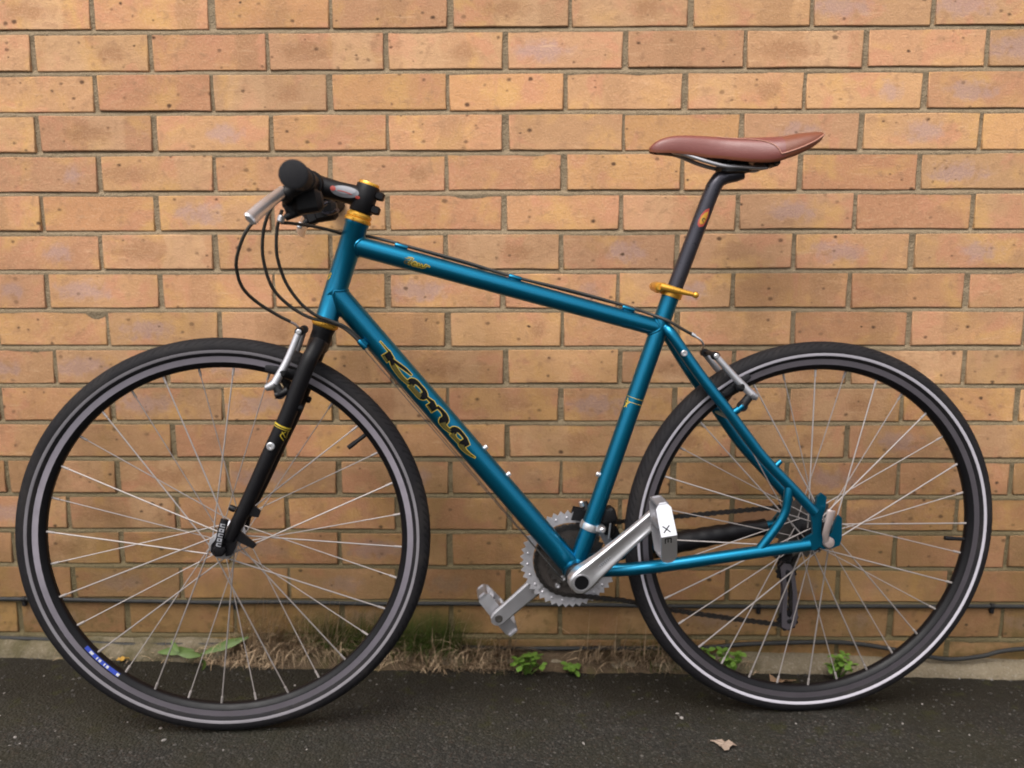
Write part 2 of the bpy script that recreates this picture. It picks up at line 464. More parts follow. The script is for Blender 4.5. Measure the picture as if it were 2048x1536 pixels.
class MB:
    def __init__(s):
        s.v, s.f, s.mi, s.cur = [], [], [], 0

    def add(s, vs, fs):
        b = len(s.v)
        s.v += [Vector(p) for p in vs]
        for f in fs:
            s.f.append([b + i for i in f]); s.mi.append(s.cur)

    def tube(s, pts, r, n=20, cap=True, flat=1.0, flatdir=None, closed=False):
        pts = [Vector(p) for p in pts]
        rs = list(r) if isinstance(r, (list, tuple)) else [r] * len(pts)
        k = len(pts)
        tg = []
        for i in range(k):
            if closed:
                t = pts[(i + 1) % k] - pts[i - 1]
            else:
                t = pts[min(i + 1, k - 1)] - pts[max(i - 1, 0)]
            tg.append(t.normalized())
        a = Vector((0, 1, 0)) if abs(tg[0].y) < 0.9 else Vector((1, 0, 0))
        if flatdir is not None:
            a = Vector(flatdir)
        nx = (a - tg[0] * a.dot(tg[0])).normalized()
        vs, fs = [], []
        for i in range(k):
            nx = (nx - tg[i] * nx.dot(tg[i])).normalized()
            ny = tg[i].cross(nx)
            for j in range(n):
                th = 2 * math.pi * j / n
                vs.append(pts[i] + nx * (rs[i] * flat * math.cos(th)) + ny * (rs[i] * math.sin(th)))
        for i in range(k if closed else k - 1):
            for j in range(n):
                i2 = (i + 1) % k
                fs.append((i * n + j, i * n + (j + 1) % n, i2 * n + (j + 1) % n, i2 * n + j))
        if cap and not closed:
            fs.append(tuple(range(n))[::-1])
            fs.append(tuple((k - 1) * n + j for j in range(n)))
        s.add(vs, fs)

    def lathe(s, c, axis, prof, n=32, closed=False, arc=None):
        """revolve a profile of (radius, height along the axis)"""
        c = Vector(c); ax = Vector(axis).normalized()
        a = Vector((0, 0, 1)) if abs(ax.z) < 0.9 else Vector((1, 0, 0))
        e1 = (a - ax * a.dot(ax)).normalized(); e2 = ax.cross(e1)
        m = len(prof); vs, fs = [], []
        full = arc is None
        cnt = n if full else n + 1
        for j in range(cnt):
            th = 2 * math.pi * j / n if full else arc[0] + (arc[1] - arc[0]) * j / n
            d = e1 * math.cos(th) + e2 * math.sin(th)
            for (r, h) in prof:
                vs.append(c + d * r + ax * h)
        for j in range(n):
            j2 = (j + 1) % cnt
            for i in range(m if closed else m - 1):
                i2 = (i + 1) % m
                fs.append((j * m + i, j * m + i2, j2 * m + i2, j2 * m + i))
        if not closed and full:
            if prof[0][0] > 1e-6: fs.append(tuple(j * m for j in range(n))[::-1])
            if prof[-1][0] > 1e-6: fs.append(tuple(j * m + m - 1 for j in range(n)))
        s.add(vs, fs)

    def box(s, c, ex, ey, ez, bev=0.12):
        """box from half-axis vectors with chamfered long edges"""
        c, ex, ey, ez = Vector(c), Vector(ex), Vector(ey), Vector(ez)
        q = 1 - bev
        sec = [(1, -q), (1, q), (q, 1), (-q, 1), (-1, q), (-1, -q), (-q, -1), (q, -1)]
        vs, fs = [], []
        lay = [(-1, q), (-q, 1), (q, 1), (1, q)]
        for t, sc in lay:
            for a, b in sec:
                vs.append(c + ex * t + ey * a * sc + ez * b * sc)
        for i in range(3):
            for j in range(8):
                fs.append((i * 8 + j, i * 8 + (j + 1) % 8, (i + 1) * 8 + (j + 1) % 8, (i + 1) * 8 + j))
        fs.append(tuple(range(8))[::-1]); fs.append(tuple(24 + j for j in range(8)))
        s.add(vs, fs)

    def prism(s, poly, ext):
        poly = [Vector(p) for p in poly]; ext = Vector(ext); n = len(poly)
        s.add(poly + [p + ext for p in poly],
              [tuple(range(n))[::-1], tuple(range(n, 2 * n))] + [(i, (i + 1) % n, n + (i + 1) % n, n + i) for i in range(n)])

    def annulus(s, outer, inner, ext):
        """ring plate between two loops of the same length"""
        n = len(outer); ext = Vector(ext)
        o = [Vector(p) for p in outer]; i_ = [Vector(p) for p in inner]
        vs = o + i_ + [p + ext for p in o] + [p + ext for p in i_]
        fs = []
        for k in range(n):
            k2 = (k + 1) % n
            fs += [(k, k2, n + k2, n + k), (2 * n + k, 3 * n + k, 3 * n + k2, 2 * n + k2),
                   (k, 2 * n + k, 2 * n + k2, k2), (n + k, n + k2, 3 * n + k2, 3 * n + k)]
        s.add(vs, fs)

    def mesh(s, name, mats, smooth=True, angle=38):
        me = bpy.data.meshes.new(name)
        me.from_pydata([tuple(v) for v in s.v], [], s.f)
        for m in (mats if isinstance(mats, (list, tuple)) else [mats]):
            me.materials.append(m)
        if any(s.mi):
            me.polygons.foreach_set('material_index', s.mi)
        me.validate()
        import bmesh
        bm = bmesh.new(); bm.from_mesh(me)
        bmesh.ops.recalc_face_normals(bm, faces=bm.faces)
        bm.to_mesh(me); bm.free()
        if smooth:
            me.polygons.foreach_set('use_smooth', [True] * len(me.polygons))
            me.set_sharp_from_angle(angle=R(angle))
        return me

    def build(s, name, mats, parent=None, smooth=True, angle=38):
        return link(name, s.mesh(name, mats, smooth, angle), parent)


# ------------------------------------------------------------------ ground
GX, GZ, SLOPE = 0.4906, 0.0820, -0.01633      # the pavement falls gently towards +x


def gz(x, y=0.0):
    x = max(-6.0, min(8.0, x))
    return GZ + SLOPE * (x - GX)


def make_ground():
    xs = [-150, -40, -12, -6, -3, -1.6, -1.0] + [-0.6 + 0.1 * i for i in range(33)] + [3.2, 4, 5.5, 8, 14, 45, 150]
    ys = [-200, -60, -20, -8, -4, -2.4, -1.6] + [-1.2 + 0.05 * i for i in range(25)] + [0.3]
    vs, fs = [], []
    for y in ys:
        for x in xs:
            near = -0.8 < x < 2.9 and -1.3 < y
            d = (noise.noise(Vector((x * 2.1, y * 2.7, 0.4))) * 0.004) if near else 0.0
            vs.append((x, y, gz(x) + d))
    nx = len(xs)
    for j in range(len(ys) - 1):
        for i in range(nx - 1):
            fs.append((j * nx + i, j * nx + i + 1, (j + 1) * nx + i + 1, (j + 1) * nx + i))
    me = bpy.data.meshes.new('pavement')
    me.from_pydata(vs, [], fs)
    me.materials.append(M_asphalt)
    me.polygons.foreach_set('use_smooth', [True] * len(me.polygons))
    tag(link('pavement', me), kind='structure')


make_ground()


def gnoise(x, y):
    return noise.noise(Vector((x * 2.1, y * 2.7, 0.4))) * 0.004


# ------------------------------------------------------------------ brick wall
Z0, XO, PX, PZ = 1.4000, 0.1804, 0.225, 0.075
ROWSHIFT = {0: 6, 1: -3, 2: 0, 3: -3, 4: -3, 5: -7, 6: -7, 7: -9, 8: -5, 9: -2, 10: -7, 11: 0, 12: -5, 13: 2, 14: -6, 15: -1, 16: -4, 17: 3}
wall = empty('brick_wall', loc=(0.97, 0.05, 0.0))
tag(wall, 'buff yellow brick wall with recessed sandy mortar joints behind the bicycle', 'wall')
WOFF = -Vector(wall.location)


def brick_mesh(k):
    r = random.Random(100 + k)
    hx, hz, dep = 0.1076, 0.0328, 0.095
    j = lambda a: r.uniform(-a, a)
    # uneven front outline, 10 points, anticlockwise seen from the front
    per = [(-hx, -hz), (-hx * 0.35, -hz), (hx * 0.4, -hz), (hx, -hz), (hx, 0), (hx, hz), (hx * 0.3, hz), (-hx * 0.42, hz), (-hx, hz), (-hx, 0)]
    outer = [(x + j(0.0007), z + j(0.0009)) for x, z in per]
    bev = [r.uniform(0.0004, 0.0012) if z > 0.02 else r.uniform(0.0012, 0.0028) for x, z in per]
    vs = [(x, dep, z) for x, z in outer] + [(x, b * 0.5, z) for (x, z), b in zip(outer, bev)]
    for (x, z), b in zip(outer, bev):
        vs.append((x * (1 - b / hx) if abs(x) > hx * 0.9 else x, j(0.0005), z * (1 - b / hz) if abs(z) > hz * 0.9 else z))
    n = 10
    fs = [(i, (i + 1) % n, n + (i + 1) % n, n + i) for i in range(n)]
    fs += [(n + i, n + (i + 1) % n, 2 * n + (i + 1) % n, 2 * n + i) for i in range(n)]
    fs.append(tuple(2 * n + i for i in range(n)))
    me = bpy.data.meshes.new('brick')
    me.from_pydata(vs, [], fs)
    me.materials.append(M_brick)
    me.polygons.foreach_set('use_smooth', [i >= n and i < 2 * n for i in range(2 * n + 1)])
    return me


BM_ = [brick_mesh(k) for k in range(14)]
far_v, far_f = [], []
for row in range(-15, 18):
    zc = Z0 - (row + 0.5) * PZ
    ph = XO - (PX / 2 if row % 2 else 0.0) + ROWSHIFT.get(row, rnd.uniform(-6, 6)) / 1000.0
    for i in range(-8, 17):
        xc = ph + (i + 0.5) * PX + rnd.uniform(-0.0022, 0.0022)
        dz = rnd.uniform(-0.0013, 0.0013)
        dy = rnd.uniform(-0.0012, 0.0016)
        inner = -0.26 < xc < 2.25 and -2 < row
        if inner:
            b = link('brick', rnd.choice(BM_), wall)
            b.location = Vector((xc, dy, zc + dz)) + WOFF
            b.rotation_euler = (R(rnd.uniform(-0.25, 0.25)), R(rnd.uniform(-0.22, 0.22)), R(rnd.uniform(-0.3, 0.3)))
        else:
            me = BM_[(i * 7 + row * 3) % 14]
            o = len(far_v)
            far_v += [Vector((v.co.x + xc, v.co.y + dy, v.co.z + zc + dz)) + WOFF for v in me.vertices]
            far_f += [[o + k for k in p.vertices] for p in me.polygons]
me = bpy.data.meshes.new('outlying_bricks')
me.from_pydata([tuple(v) for v in far_v], [], far_f)
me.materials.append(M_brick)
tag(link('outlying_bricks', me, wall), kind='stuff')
# mortar: weather-struck, flush with the brick below each bed joint and tucked back under the brick above
vs, fs = [], []
nx = 620
zs = []
for row in range(17, -17, -1):
    zj = Z0 - (row + 1) * PZ
    zs += [(zj - 0.0075, 0.0023), (zj - 0.0042, 0.0006), (zj + 0.0008, 0.0018), (zj + 0.0050, 0.0048), (zj + 0.0080, 0.0052), (zj + 0.020, 0.0034), (zj + 0.045, 0.0032)]
for (z, d) in zs:
    for i in range(nx + 1):
        x = -1.75 + i * (5.55 / nx)
        k = noise.noise(Vector((x * 9, z * 23, 2.0))) * 0.0012 + noise.noise(Vector((x * 31, z * 40, 6.0))) * 0.0009
        vs.append(Vector((x, d + k, z + noise.noise(Vector((x * 17, z * 9, 9.0))) * 0.0012)) + WOFF)
for j in range(len(zs) - 1):
    for i in range(nx):
        a = j * (nx + 1) + i
        fs.append((a, a + 1, a + nx + 2, a + nx + 1))
me = bpy.data.meshes.new('mortar')
me.from_pydata([tuple(v) for v in vs], [], fs)
me.materials.append(M_mortar)
me.polygons.foreach_set('use_smooth', [True] * len(fs))
link('mortar', me, wall)
mb = MB()
mb.box(Vector((1.02, 0.16, 1.24)) + WOFF, (2.76, 0, 0), (0, 0.06, 0), (0, 0, 1.26), 0.004)
mb.build('backing', M_mortar, wall)


# mortar fillet along the foot of the wall
def make_fillet():
    vs, fs = [], []
    n = 420
    sec = 7
    for i in range(n + 1):
        x = -1.7 + 5.4 * i / n
        nn1 = noise.noise(Vector((x * 3.2, 1.0, 0))) ; n2 = noise.noise(Vector((x * 14, 5.0, 0))); n3 = noise.noise(Vector((x * 41, 8.0, 0)))
        wd = 0.036 + 0.006 * nn1 + 0.005 * n2 + 0.003 * n3
        hh = 0.022 + 0.008 * noise.noise(Vector((x * 2.3, 11, 0))) + 0.004 * n2 + 0.002 * n3
        if x > 1.15: hh -= 0.002
        if x < 0.45: hh += 0.006
        g = gz(x)
        prof = [(0.004, hh + 0.006), (-0.006, hh + 0.002), (-wd * 0.55, hh * 0.86), (-wd * 0.85, hh * 0.62), (-wd, hh * 0.25), (-wd - 0.003, -0.004), (-wd - 0.003, -0.03)]
        for (y, z) in prof:
            q = noise.noise(Vector((x * 30, y * 60, z * 60))) * 0.0022
            vs.append((x, y + q, g + z + q))
    for i in range(n):
        for k in range(sec - 1):
            fs.append((i * sec + k, i * sec + k + 1, (i + 1) * sec + k + 1, (i + 1) * sec + k))
    me = bpy.data.meshes.new('mortar_fillet')
    me.from_pydata(vs, [], fs)
    me.materials.append(M_fillet)
    me.polygons.foreach_set('use_smooth', [True] * len(fs))
    tag(link('mortar_fillet', me), kind='structure')


make_fillet()


# ------------------------------------------------------------------ bicycle
F0 = Vector((0.49061, -0.28921, 0.08201))
U_ = Vector((0.99398, 0.10831, -0.01623)); UP_ = Vector((0.01495, 0.01258, 0.99981)); N_ = Vector((-0.10850, 0.99404, -0.01089))
bike = empty('bicycle')
bm4 = Matrix(((U_.x, N_.x, UP_.x), (U_.y, N_.y, UP_.y), (U_.z, N_.z, UP_.z))).to_4x4()
bm4.translation = F0
bike.matrix_world = bm4
tag(bike, 'teal blue bicycle with brown saddle and black fork leaning along the brick wall', 'bicycle')
AX = 344.0
WB = 1033.3


def V(u, w, s=0.0):
    """bike millimetres (rearward, up, towards the near side) -> local metres"""
    return Vector((u / 1000.0, -s / 1000.0, w / 1000.0))


def VS(pts):
    return [V(*p) for p in pts]


SIDE = Vector((0, -1, 0))


def mm(*v):
    return tuple(x / 1000.0 for x in v)


# --- wheels
def wheel(u0, label, band, track, drive=False, rot=0.0, valve=0.0, sticker=False):
    W = empty('wheel', bike, V(u0, AX, 0))
    tag(W, label)
    rc, rt = 327.0, 17.4
    Y = Vector((0, -1, 0))
    # tyre: round section with a flattened tread band and shoulder ribs
    prof = []
    for k in range(28):
        a = 2 * math.pi * k / 28
        r = rt * (1.0 + 0.018 * math.cos(2 * a))
        prof.append(((rc + r * math.cos(a)) / 1000, r * math.sin(a) / 1000))
    mb = MB(); mb.lathe((0, 0, 0), Y, prof, 128, closed=True)
    ty = mb.build('tyre', M_tyre, W)
    # reflective band on each sidewall
    for sg in (1, -1):
        pr = []
        for a in (111, 107, 103, 99, 95):
            rr = rt + 0.35
            pr.append(((rc + rr * math.cos(R(a))) / 1000, sg * rr * math.sin(R(a)) / 1000))
        mb = MB(); mb.lathe((0, 0, 0), Y, pr + [(p[0], p[1] - sg * 0.0006) for p in pr[::-1]], 128, closed=True)
        mb.build('reflective_band', band, W)
    # rim
    half = [(318, 9.0), (318.5, 11.0), (317.5, 12.0), (304, 11.6), (302.5, 10.6), (297, 7.6), (295, 4.0)]
    pr = [mm(*p) for p in half] + [mm(p[0], -p[1]) for p in half[::-1]]
    mb = MB(); mb.lathe((0, 0, 0), Y, pr, 128, closed=True)
    mb.build('rim', M_black, W)
    for sg in (1, -1):
        pr = [mm(316.8, sg * 12.15), mm(311, sg * 12.0), mm(304.8, sg * 11.9), mm(304.8, sg * 11.0), mm(316.8, sg * 11.0)]
        mb = MB(); mb.lathe((0, 0, 0), Y, pr, 128, closed=True)
        mb.build('brake_track', track, W)
    # hub
    fl = (34.0, -34.0) if not drive else (33.0, -19.0)
    fr = 20.0 if not drive else 22.5
    mb = MB()
    e = 48 if not drive else 60
    pr = [(5, -e), (9, -e), (10, fl[1] - 4), (fr + 3.5, fl[1] - 1.6), (fr + 3.5, fl[1] + 1.6), (13, fl[1] + 6), (11.5, 0), (13, fl[0] - 6),
          (fr + 3.5, fl[0] - 1.6), (fr + 3.5, fl[0] + 1.6), (10, fl[0] + 4), (9, e), (5, e)]
    mb.lathe((0, 0, 0), Y, [mm(*p) for p in pr], 32)
    mb.build('hub', M_alloy if not drive else M_blackmat, W)
    # spokes: 32, three-cross; four shapes shared between alike spokes
    shapes = {}
    for k in range(32):
        side = k % 2; j = (k // 2); lead = j % 2
        key = (side, lead)
        if key not in shapes:
            sgn = 1 if lead else -1
            a1 = sgn * R(66)
            off = 1.6 if lead else -1.6
            hub = Vector((math.sin(a1) * fr / 1000, -(fl[side] + off) / 1000, math.cos(a1) * fr / 1000))
            rim = Vector((0, -(2.2 if side == 0 else -2.2) / 1000, 0.2958))
            d = (rim - hub).normalized()
            mb = MB()
            mb.tube([hub, hub + d * 0.02, rim - d * 0.012], 0.00125 if side == 0 else 0.00095, 6)
            mb.tube([rim - d * 0.014, rim - d * 0.0135, rim - d * 0.001], [0.0013, 0.0021, 0.0021], 8)
            shapes[key] = mb.mesh('spoke', M_spoke)
        o = link('spoke', shapes[key], W)
        o.rotation_euler = (0, rot + 2 * math.pi * k / 32, 0)
    # valve
    va = valve
    d = Vector((math.sin(va), 0, math.cos(va)))
    mb = MB()
    mb.tube([d * 0.297, d * 0.275, d * 0.273, d * 0.258], [0.0036, 0.0036, 0.0042, 0.0040], 12)
    mb.build('valve', M_blackmat, W)
    if sticker:
        mb = MB()
        a0, a1 = R(231.7), R(217.5)      # angle in the wheel plane measured from rearward, up positive
        def ring(a, r, s): return Vector((r * math.cos(a) / 1000, -s / 1000, r * math.sin(a) / 1000))
        n = 18
        vs = []
        for i in range(n + 1):
            a = a0 + (a1 - a0) * i / n
            vs += [ring(a, 302.6, 11.1), ring(a, 296.8, 8.2)]
        mb.add(vs, [(2 * i, 2 * i + 2, 2 * i + 3, 2 * i + 1) for i in range(n)])
        st = mb.build('rim_sticker', M_blue, W)
        mb = MB()
        for (q0, q1) in ((0.0, 0.07), (0.30, 0.36), (0.40, 0.43), (0.52, 0.58), (0.62, 0.65), (0.76, 0.86)):
            vs = []
            for i in range(4):
                a = a0 + (a1 - a0) * (q0 + (q1 - q0) * i / 3)
                vs += [ring(a, 301.6, 11.1), ring(a, 297.8, 9.2)]
            mb.add(vs, [(2 * i, 2 * i + 2, 2 * i + 3, 2 * i + 1) for i in range(3)])
        mb.build('sticker_print', M_white, W)
    return W


W1 = wheel(0.0, 'front wheel with a blue sticker on its rim', M_refl_dull, M_track, rot=R(3.5), valve=math.atan2(230, 177), sticker=True)
W2 = wheel(WB, 'rear wheel with bright reflective tyre band', M_refl, M_track_dark, drive=True, rot=R(-2.0), valve=R(94.0))

# --- frame
frame = empty('frame', bike)
HT0, HT1 = (170.6, 719.0), (223.0, 881.0)
hd = (V(*HT1) - V(*HT0)).normalized()


def H(h, s=0.0, f=0.0):
    """point on the steering axis: h mm up from the bottom of the head tube, f mm forward of it"""
    return V(*HT0) + hd * (h / 1000) + SIDE * (s / 1000) + Vector((-hd.z, 0, hd.x)) * (f / 1000)


mb = MB()
mb.tube([H(0), H(4), H(6), H(164), H(166), H(170)], mm(20.2, 20.2, 19, 19, 20.2, 20.2), 36)
headt = mb.build('head_tube', M_paint, frame)
TT0, TT1 = V(205, 846.7), V(738, 709.7)
mb = MB()
mb.tube([TT0, TT0.lerp(TT1, .3), TT0.lerp(TT1, .7), TT1], mm(17, 16.2, 15.5, 15.2), 32)
mb.build('top_tube', M_paint, frame)
DT0, DT1 = V(182, 768.5), V(600, 279.5)
mb = MB(); mb.tube([DT0, DT1], 0.0196, 36); mb.build('down_tube', M_paint, frame)
ST0, ST1 = V(601, 279), V(757.5, 768)
mb = MB(); mb.tube([ST0, ST0.lerp(ST1, .6), ST1], mm(15.6, 15.6, 15.4), 32); mb.build('seat_tube', M_paint, frame)
mb = MB(); mb.lathe(V(600, 280), SIDE, [mm(*p) for p in ((17, -35), (20.5, -35), (20.8, -33), (20.8, 33), (20.5, 35), (17, 35))], 36)
mb.build('bottom_bracket_shell', M_paint, frame)


def weld(mb, p0, d, ra, q0, e, rb, bead=0.0022, n=40):
    d = d.normalized(); e = e.normalized()
    a = Vector((0, 1, 0)); a = (a - d * a.dot(d)).normalized(); b = d.cross(a)
    pts = []
    for k in range(n):
        th = 2 * math.pi * k / n
        o = p0 + a * (ra * math.cos(th)) + b * (ra * math.sin(th))
        w = (o - q0); w = w - e * w.dot(e); dd = d - e * d.dot(e)
        A, B, C = dd.dot(dd), 2 * w.dot(dd), w.dot(w) - rb * rb
        disc = max(0.0, B * B - 4 * A * C)
        t = (-B - math.sqrt(disc)) / (2 * A)
        pts.append(o + d * t)
    mb.tube(pts, bead, 8, closed=True)


hdax = hd
tm = TT0.lerp(TT1, .5)
dm = DT0.lerp(DT1, .5)
for args in ((tm, TT0 - TT1, 0.0166, H(0), hdax, 0.019), (tm, TT1 - TT0, 0.0152, ST0, ST1 - ST0, 0.0154), (dm, DT0 - DT1, 0.0195, H(0), hdax, 0.019),
             (dm, DT1 - DT0, 0.0195, V(600, 280), SIDE, 0.0208), (ST0.lerp(ST1, .5), ST0 - ST1, 0.0156, V(600, 280), SIDE, 0.0208)):
    mb = MB(); weld(mb, *args); mb.build('weld_bead', M_paint, frame)

for sg in (1, -1):
    mb = MB()
    pts = [(748, 711, 8), (757.3, 698.3, 18), (791.5, 649.5, 28), (821.4, 609.9, 36), (853.5, 570.2, 43), (886, 528, 48.5), (918.6, 488, 53), (972, 434, 60), (1008, 396, 63)]
    c = catmull([(a, b, s * sg) for a, b, s in pts], 6)
    mb.tube(VS(c), [0.0099 - 0.0010 * i / len(c) for i in range(len(c))], 22)
    ss = mb.build('seat_stay', M_paint, frame)
    mb = MB()
    pts = [(612, 282, 22), (653, 288, 32), (691, 292, 41), (759, 302, 50), (829, 313, 55), (898, 323.5, 59), (1002, 338, 63)]
    c = catmull([(a, b, s * sg) for a, b, s in pts], 6)
    mb.tube(VS(c), [0.0118 - 0.0012 * i / len(c) for i in range(len(c))], 22)
    mb.build('chain_stay', M_paint, frame)
    # dropout plate with its two tabs
    mb = MB()
    po = [(985, 345), (990, 329), (1012, 329), (1020, 335), (1026, 331), (1040, 331), (1056, 337), (1059, 350), (1057, 386), (1052, 391), (1048, 386),
          (1040, 360), (1036, 355), (1026, 353), (1021, 358), (1021, 384), (1026, 404), (1027, 424), (1018, 431), (1010, 424), (1008, 404), (998, 398), (1004, 378), (1006, 358)]
    if sg < 0:
        po = [(985, 345), (990, 329), (1012, 329), (1022, 310), (1034, 306), (1042, 316), (1044, 350), (1036, 358), (1026, 380), (1016, 400), (1000, 396), (1004, 372)]
    mb.prism([V(a, b, sg * 60) for a, b in po], SIDE * 0.0065 * sg)
    mb.build('dropout', M_paint, frame)
mb = MB()
c = catmull([(962, 446, 59), (960, 425, 61), (957, 400, 61.5), (948, 379, 61), (932, 355, 60.5), (912, 327, 59.5)], 6)
mb.tube(VS(c), 0.0078, 18)
mb.build('disc_brace', M_paint, frame)
mb = MB()      # bridge between the seat stays
mb.tube([V(862, 559, -44), V(862, 559, 44)], 0.0065, 14)
mb.build('stay_bridge', M_paint, frame)
# cable stops, brazed bosses
for (a, b) in ((290.6, 846.2), (481.5, 794.3), (677.8, 747.4)):
    t = (a - 205) / (738 - 205); base = TT0.lerp(TT1, t); d = (TT1 - TT0).normalized(); n = Vector((-d.z, 0, d.x)) * (1 if d.x > 0 else -1)
    mb = MB()
    p = base + n * 0.0182 + SIDE * 0.003
    mb.tube([p - d * 0.011, p - d * 0.009, p + d * 0.009, p + d * 0.011], mm(3.6, 4.6, 4.6, 3.6), 14)
    mb.box(p - n * 0.0035, d * 0.007, SIDE * 0.0035, n * 0.003)
    mb.build('cable_stop', M_paint, frame)
mb = MB()
dd = (DT1 - DT0).normalized()
p = V(231, 680, 19)
mb.tube([p - dd * 0.009, p - dd * 0.007, p + dd * 0.007, p + dd * 0.009], mm(3.8, 5, 5, 3.8), 14)
mb.box(p + V(4, 3, -5), dd * 0.006, SIDE * 0.006, Vector((dd.z, 0, -dd.x)) * 0.003)
mb.build('cable_stop', M_paint, frame)
mb = MB(); p = V(938, 478, 56)
mb.tube([p, p + V(8, 8, 0)], mm(5, 4), 12); mb.build('cable_stop', M_paint, frame)
for sg in (1, -1):
    mb = MB()
    mb.tube([V(858, 566, sg * 44), V(868, 573, sg * 46), V(878, 582, sg * 48)], mm(6.5, 6.2, 5.4), 14)
    mb.build('brake_boss', M_paint, frame)
for (a, b, dirv) in ((440.7, 502.4, 'd'), (483.0, 456.0, 'd'), (636.8, 452.1, 's')):
    mb = MB()
    if dirv == 'd':
        ax = Vector((-dd.z, 0, dd.x)); ax = ax if ax.z > 0 else -ax
        t = (V(a, b) - DT0).dot(dd); p = DT0 + dd * t + ax * 0.0185
    else:
        sd = (ST1 - ST0).normalized(); ax = Vector((-sd.z, 0, sd.x)); t = (V(a, b) - ST0).dot(sd); p = ST0 + sd * t + ax * 0.0145
    mb.lathe(p, ax, [mm(*q) for q in ((5.2, 0), (5.2, 1.6), (3.6, 2.0), (4.2, 2.2), (4.4, 5.2), (3.8, 6.4), (1.6, 6.4), (1.4, 4.2))], 16)
    mb.build('bottle_bolt', M_silver, frame)
mb = MB()
mb.lathe(V(774.3, 669.4, 35), SIDE, [mm(*q) for q in ((5.5, -2), (5.5, 1.0), (4.6, 2.0), (2.2, 2.0), (2.0, 0.6))], 16)
mb.build('eyelet_bolt', M_silver, frame)


# lettering wrapped on tubes
def ribbon(mb, f, pts, extra=0.0, n=7, lift=0.0):
    """stroke of varying width laid on a surface: pts are (t, v, width), f maps (t, v, lift) to a point"""
    c = catmull(pts, n) if len(pts) > 2 else [tuple(a + (b - a) * i / 4 for a, b in zip(pts[0], pts[1])) for i in range(5)]
    # lengthen the ends so that the outline also closes round them
    def along(i):
        a, b = c[max(i - 1, 0)], c[min(i + 1, len(c) - 1)]
        l = math.hypot(b[0] - a[0], b[1] - a[1]) or 1.0
        return (b[0] - a[0]) / l, (b[1] - a[1]) / l
    if extra:
        d0 = along(0); d1 = along(len(c) - 1)
        c[0] = (c[0][0] - d0[0] * extra, c[0][1] - d0[1] * extra, c[0][2])
        c[-1] = (c[-1][0] + d1[0] * extra, c[-1][1] + d1[1] * extra, c[-1][2])
    vs = []
    for i, (t, v, w) in enumerate(c):
        dx, dy = along(i); h = w / 2 + extra
        for q in (-1, -0.33, 0.33, 1):
            vs.append(f(t - dy * h * q, v + dx * h * q, lift))
    mb.add(vs, [(4 * i + k, 4 * i + k + 1, 4 * i + k + 5, 4 * i + k + 4) for i in range(len(c) - 1) for k in range(3)])


def wrap(p0, d, r):
    d = d.normalized(); up = Vector((-d.z, 0, d.x))
    if up.z < 0: up = -up
    def f(t, v, lift):
        a = (v / 1000) / r
        return p0 + d * (t / 1000) + (up * math.sin(a) + SIDE * math.cos(a)) * (r + lift)
    return f


# "Kona" on the down tube: t along the tube from the start of the swash, v across it
K = 0.1745          # lettering unit in mm
tK = (V(259.7, 684.1) - DT0).dot(dd) * 1000
fK = wrap(DT0 + dd * (tK / 1000), dd, 0.0196)
g = lambda pts: [((t - 211) * K, (v - 46) * K, w * K) for t, v, w in pts]
STROKES = [
    g([(211, 78, 5), (270, 78, 9), (345, 76, 16)]),                                   # flag of the K
    g([(362, -4, 80), (368, 40, 80), (376, 82, 80)]),                                   # K stem
    g([(404, 50, 22), (490, 66, 30), (570, 84, 28), (648, 94, 12)]),                   # K arm
    g([(404, 40, 24), (460, 22, 42), (540, 10, 42), (610, 8, 38), (690, 20, 34)]),     # K leg into the o
    g([(712, 18, 50), (702, 50, 86), (728, 82, 44), (790, 88, 34), (850, 82, 44), (872, 50, 84), (850, 18, 44), (780, 12, 34), (712, 18, 50)]),
    g([(905, 64, 22), (940, 68, 28), (985, 76, 36)]),                                  # serif of the n
    g([(1005, 6, 88), (1010, 46, 88), (1020, 84, 84)]),                                # n first stem
    g([(1040, 80, 30), (1095, 88, 32), (1150, 82, 50), (1182, 54, 90), (1190, 26, 78), (1240, 10, 44), (1310, 22, 34)]),
    g([(1335, 18, 54), (1326, 50, 84), (1350, 84, 44), (1410, 90, 34), (1470, 84, 36)]),
    g([(1335, 18, 54), (1395, 12, 34), (1450, 18, 38)]),
    g([(1500, 92, 70), (1486, 50, 80), (1484, 18, 64), (1535, 6, 38), (1600, 16, 22), (1664, 36, 8)]),
]
for ids in ((0, 1, 2, 3), (4,), (5, 6, 7), (8, 9, 10)):      # one set of prints for each letter
    mb = MB()
    for i in ids:
        ribbon(mb, fK, STROKES[i], extra=1.15, lift=0.00020 + 0.000012 * i)
    mb.build('letter_outline', M_goldprint, frame)
    mb = MB()
    for i in ids:
        ribbon(mb, fK, STROKES[i], lift=0.00050 + 0.000012 * i)
    mb.build('letter', M_blackprint, frame)
    mb = MB()      # the lower half of each letter is printed olive
    for i in ids:
        low = [(t, v, w * 0.78) for t, v, w in (catmull(STROKES[i], 6) if len(STROKES[i]) > 2 else STROKES[i]) if v < -4.0]
        if len(low) > 2:
            ribbon(mb, fK, low, lift=0.00080 + 0.000012 * i, n=2)
    tag(mb.build('letter_fade', M_olive, frame), kind='stuff')

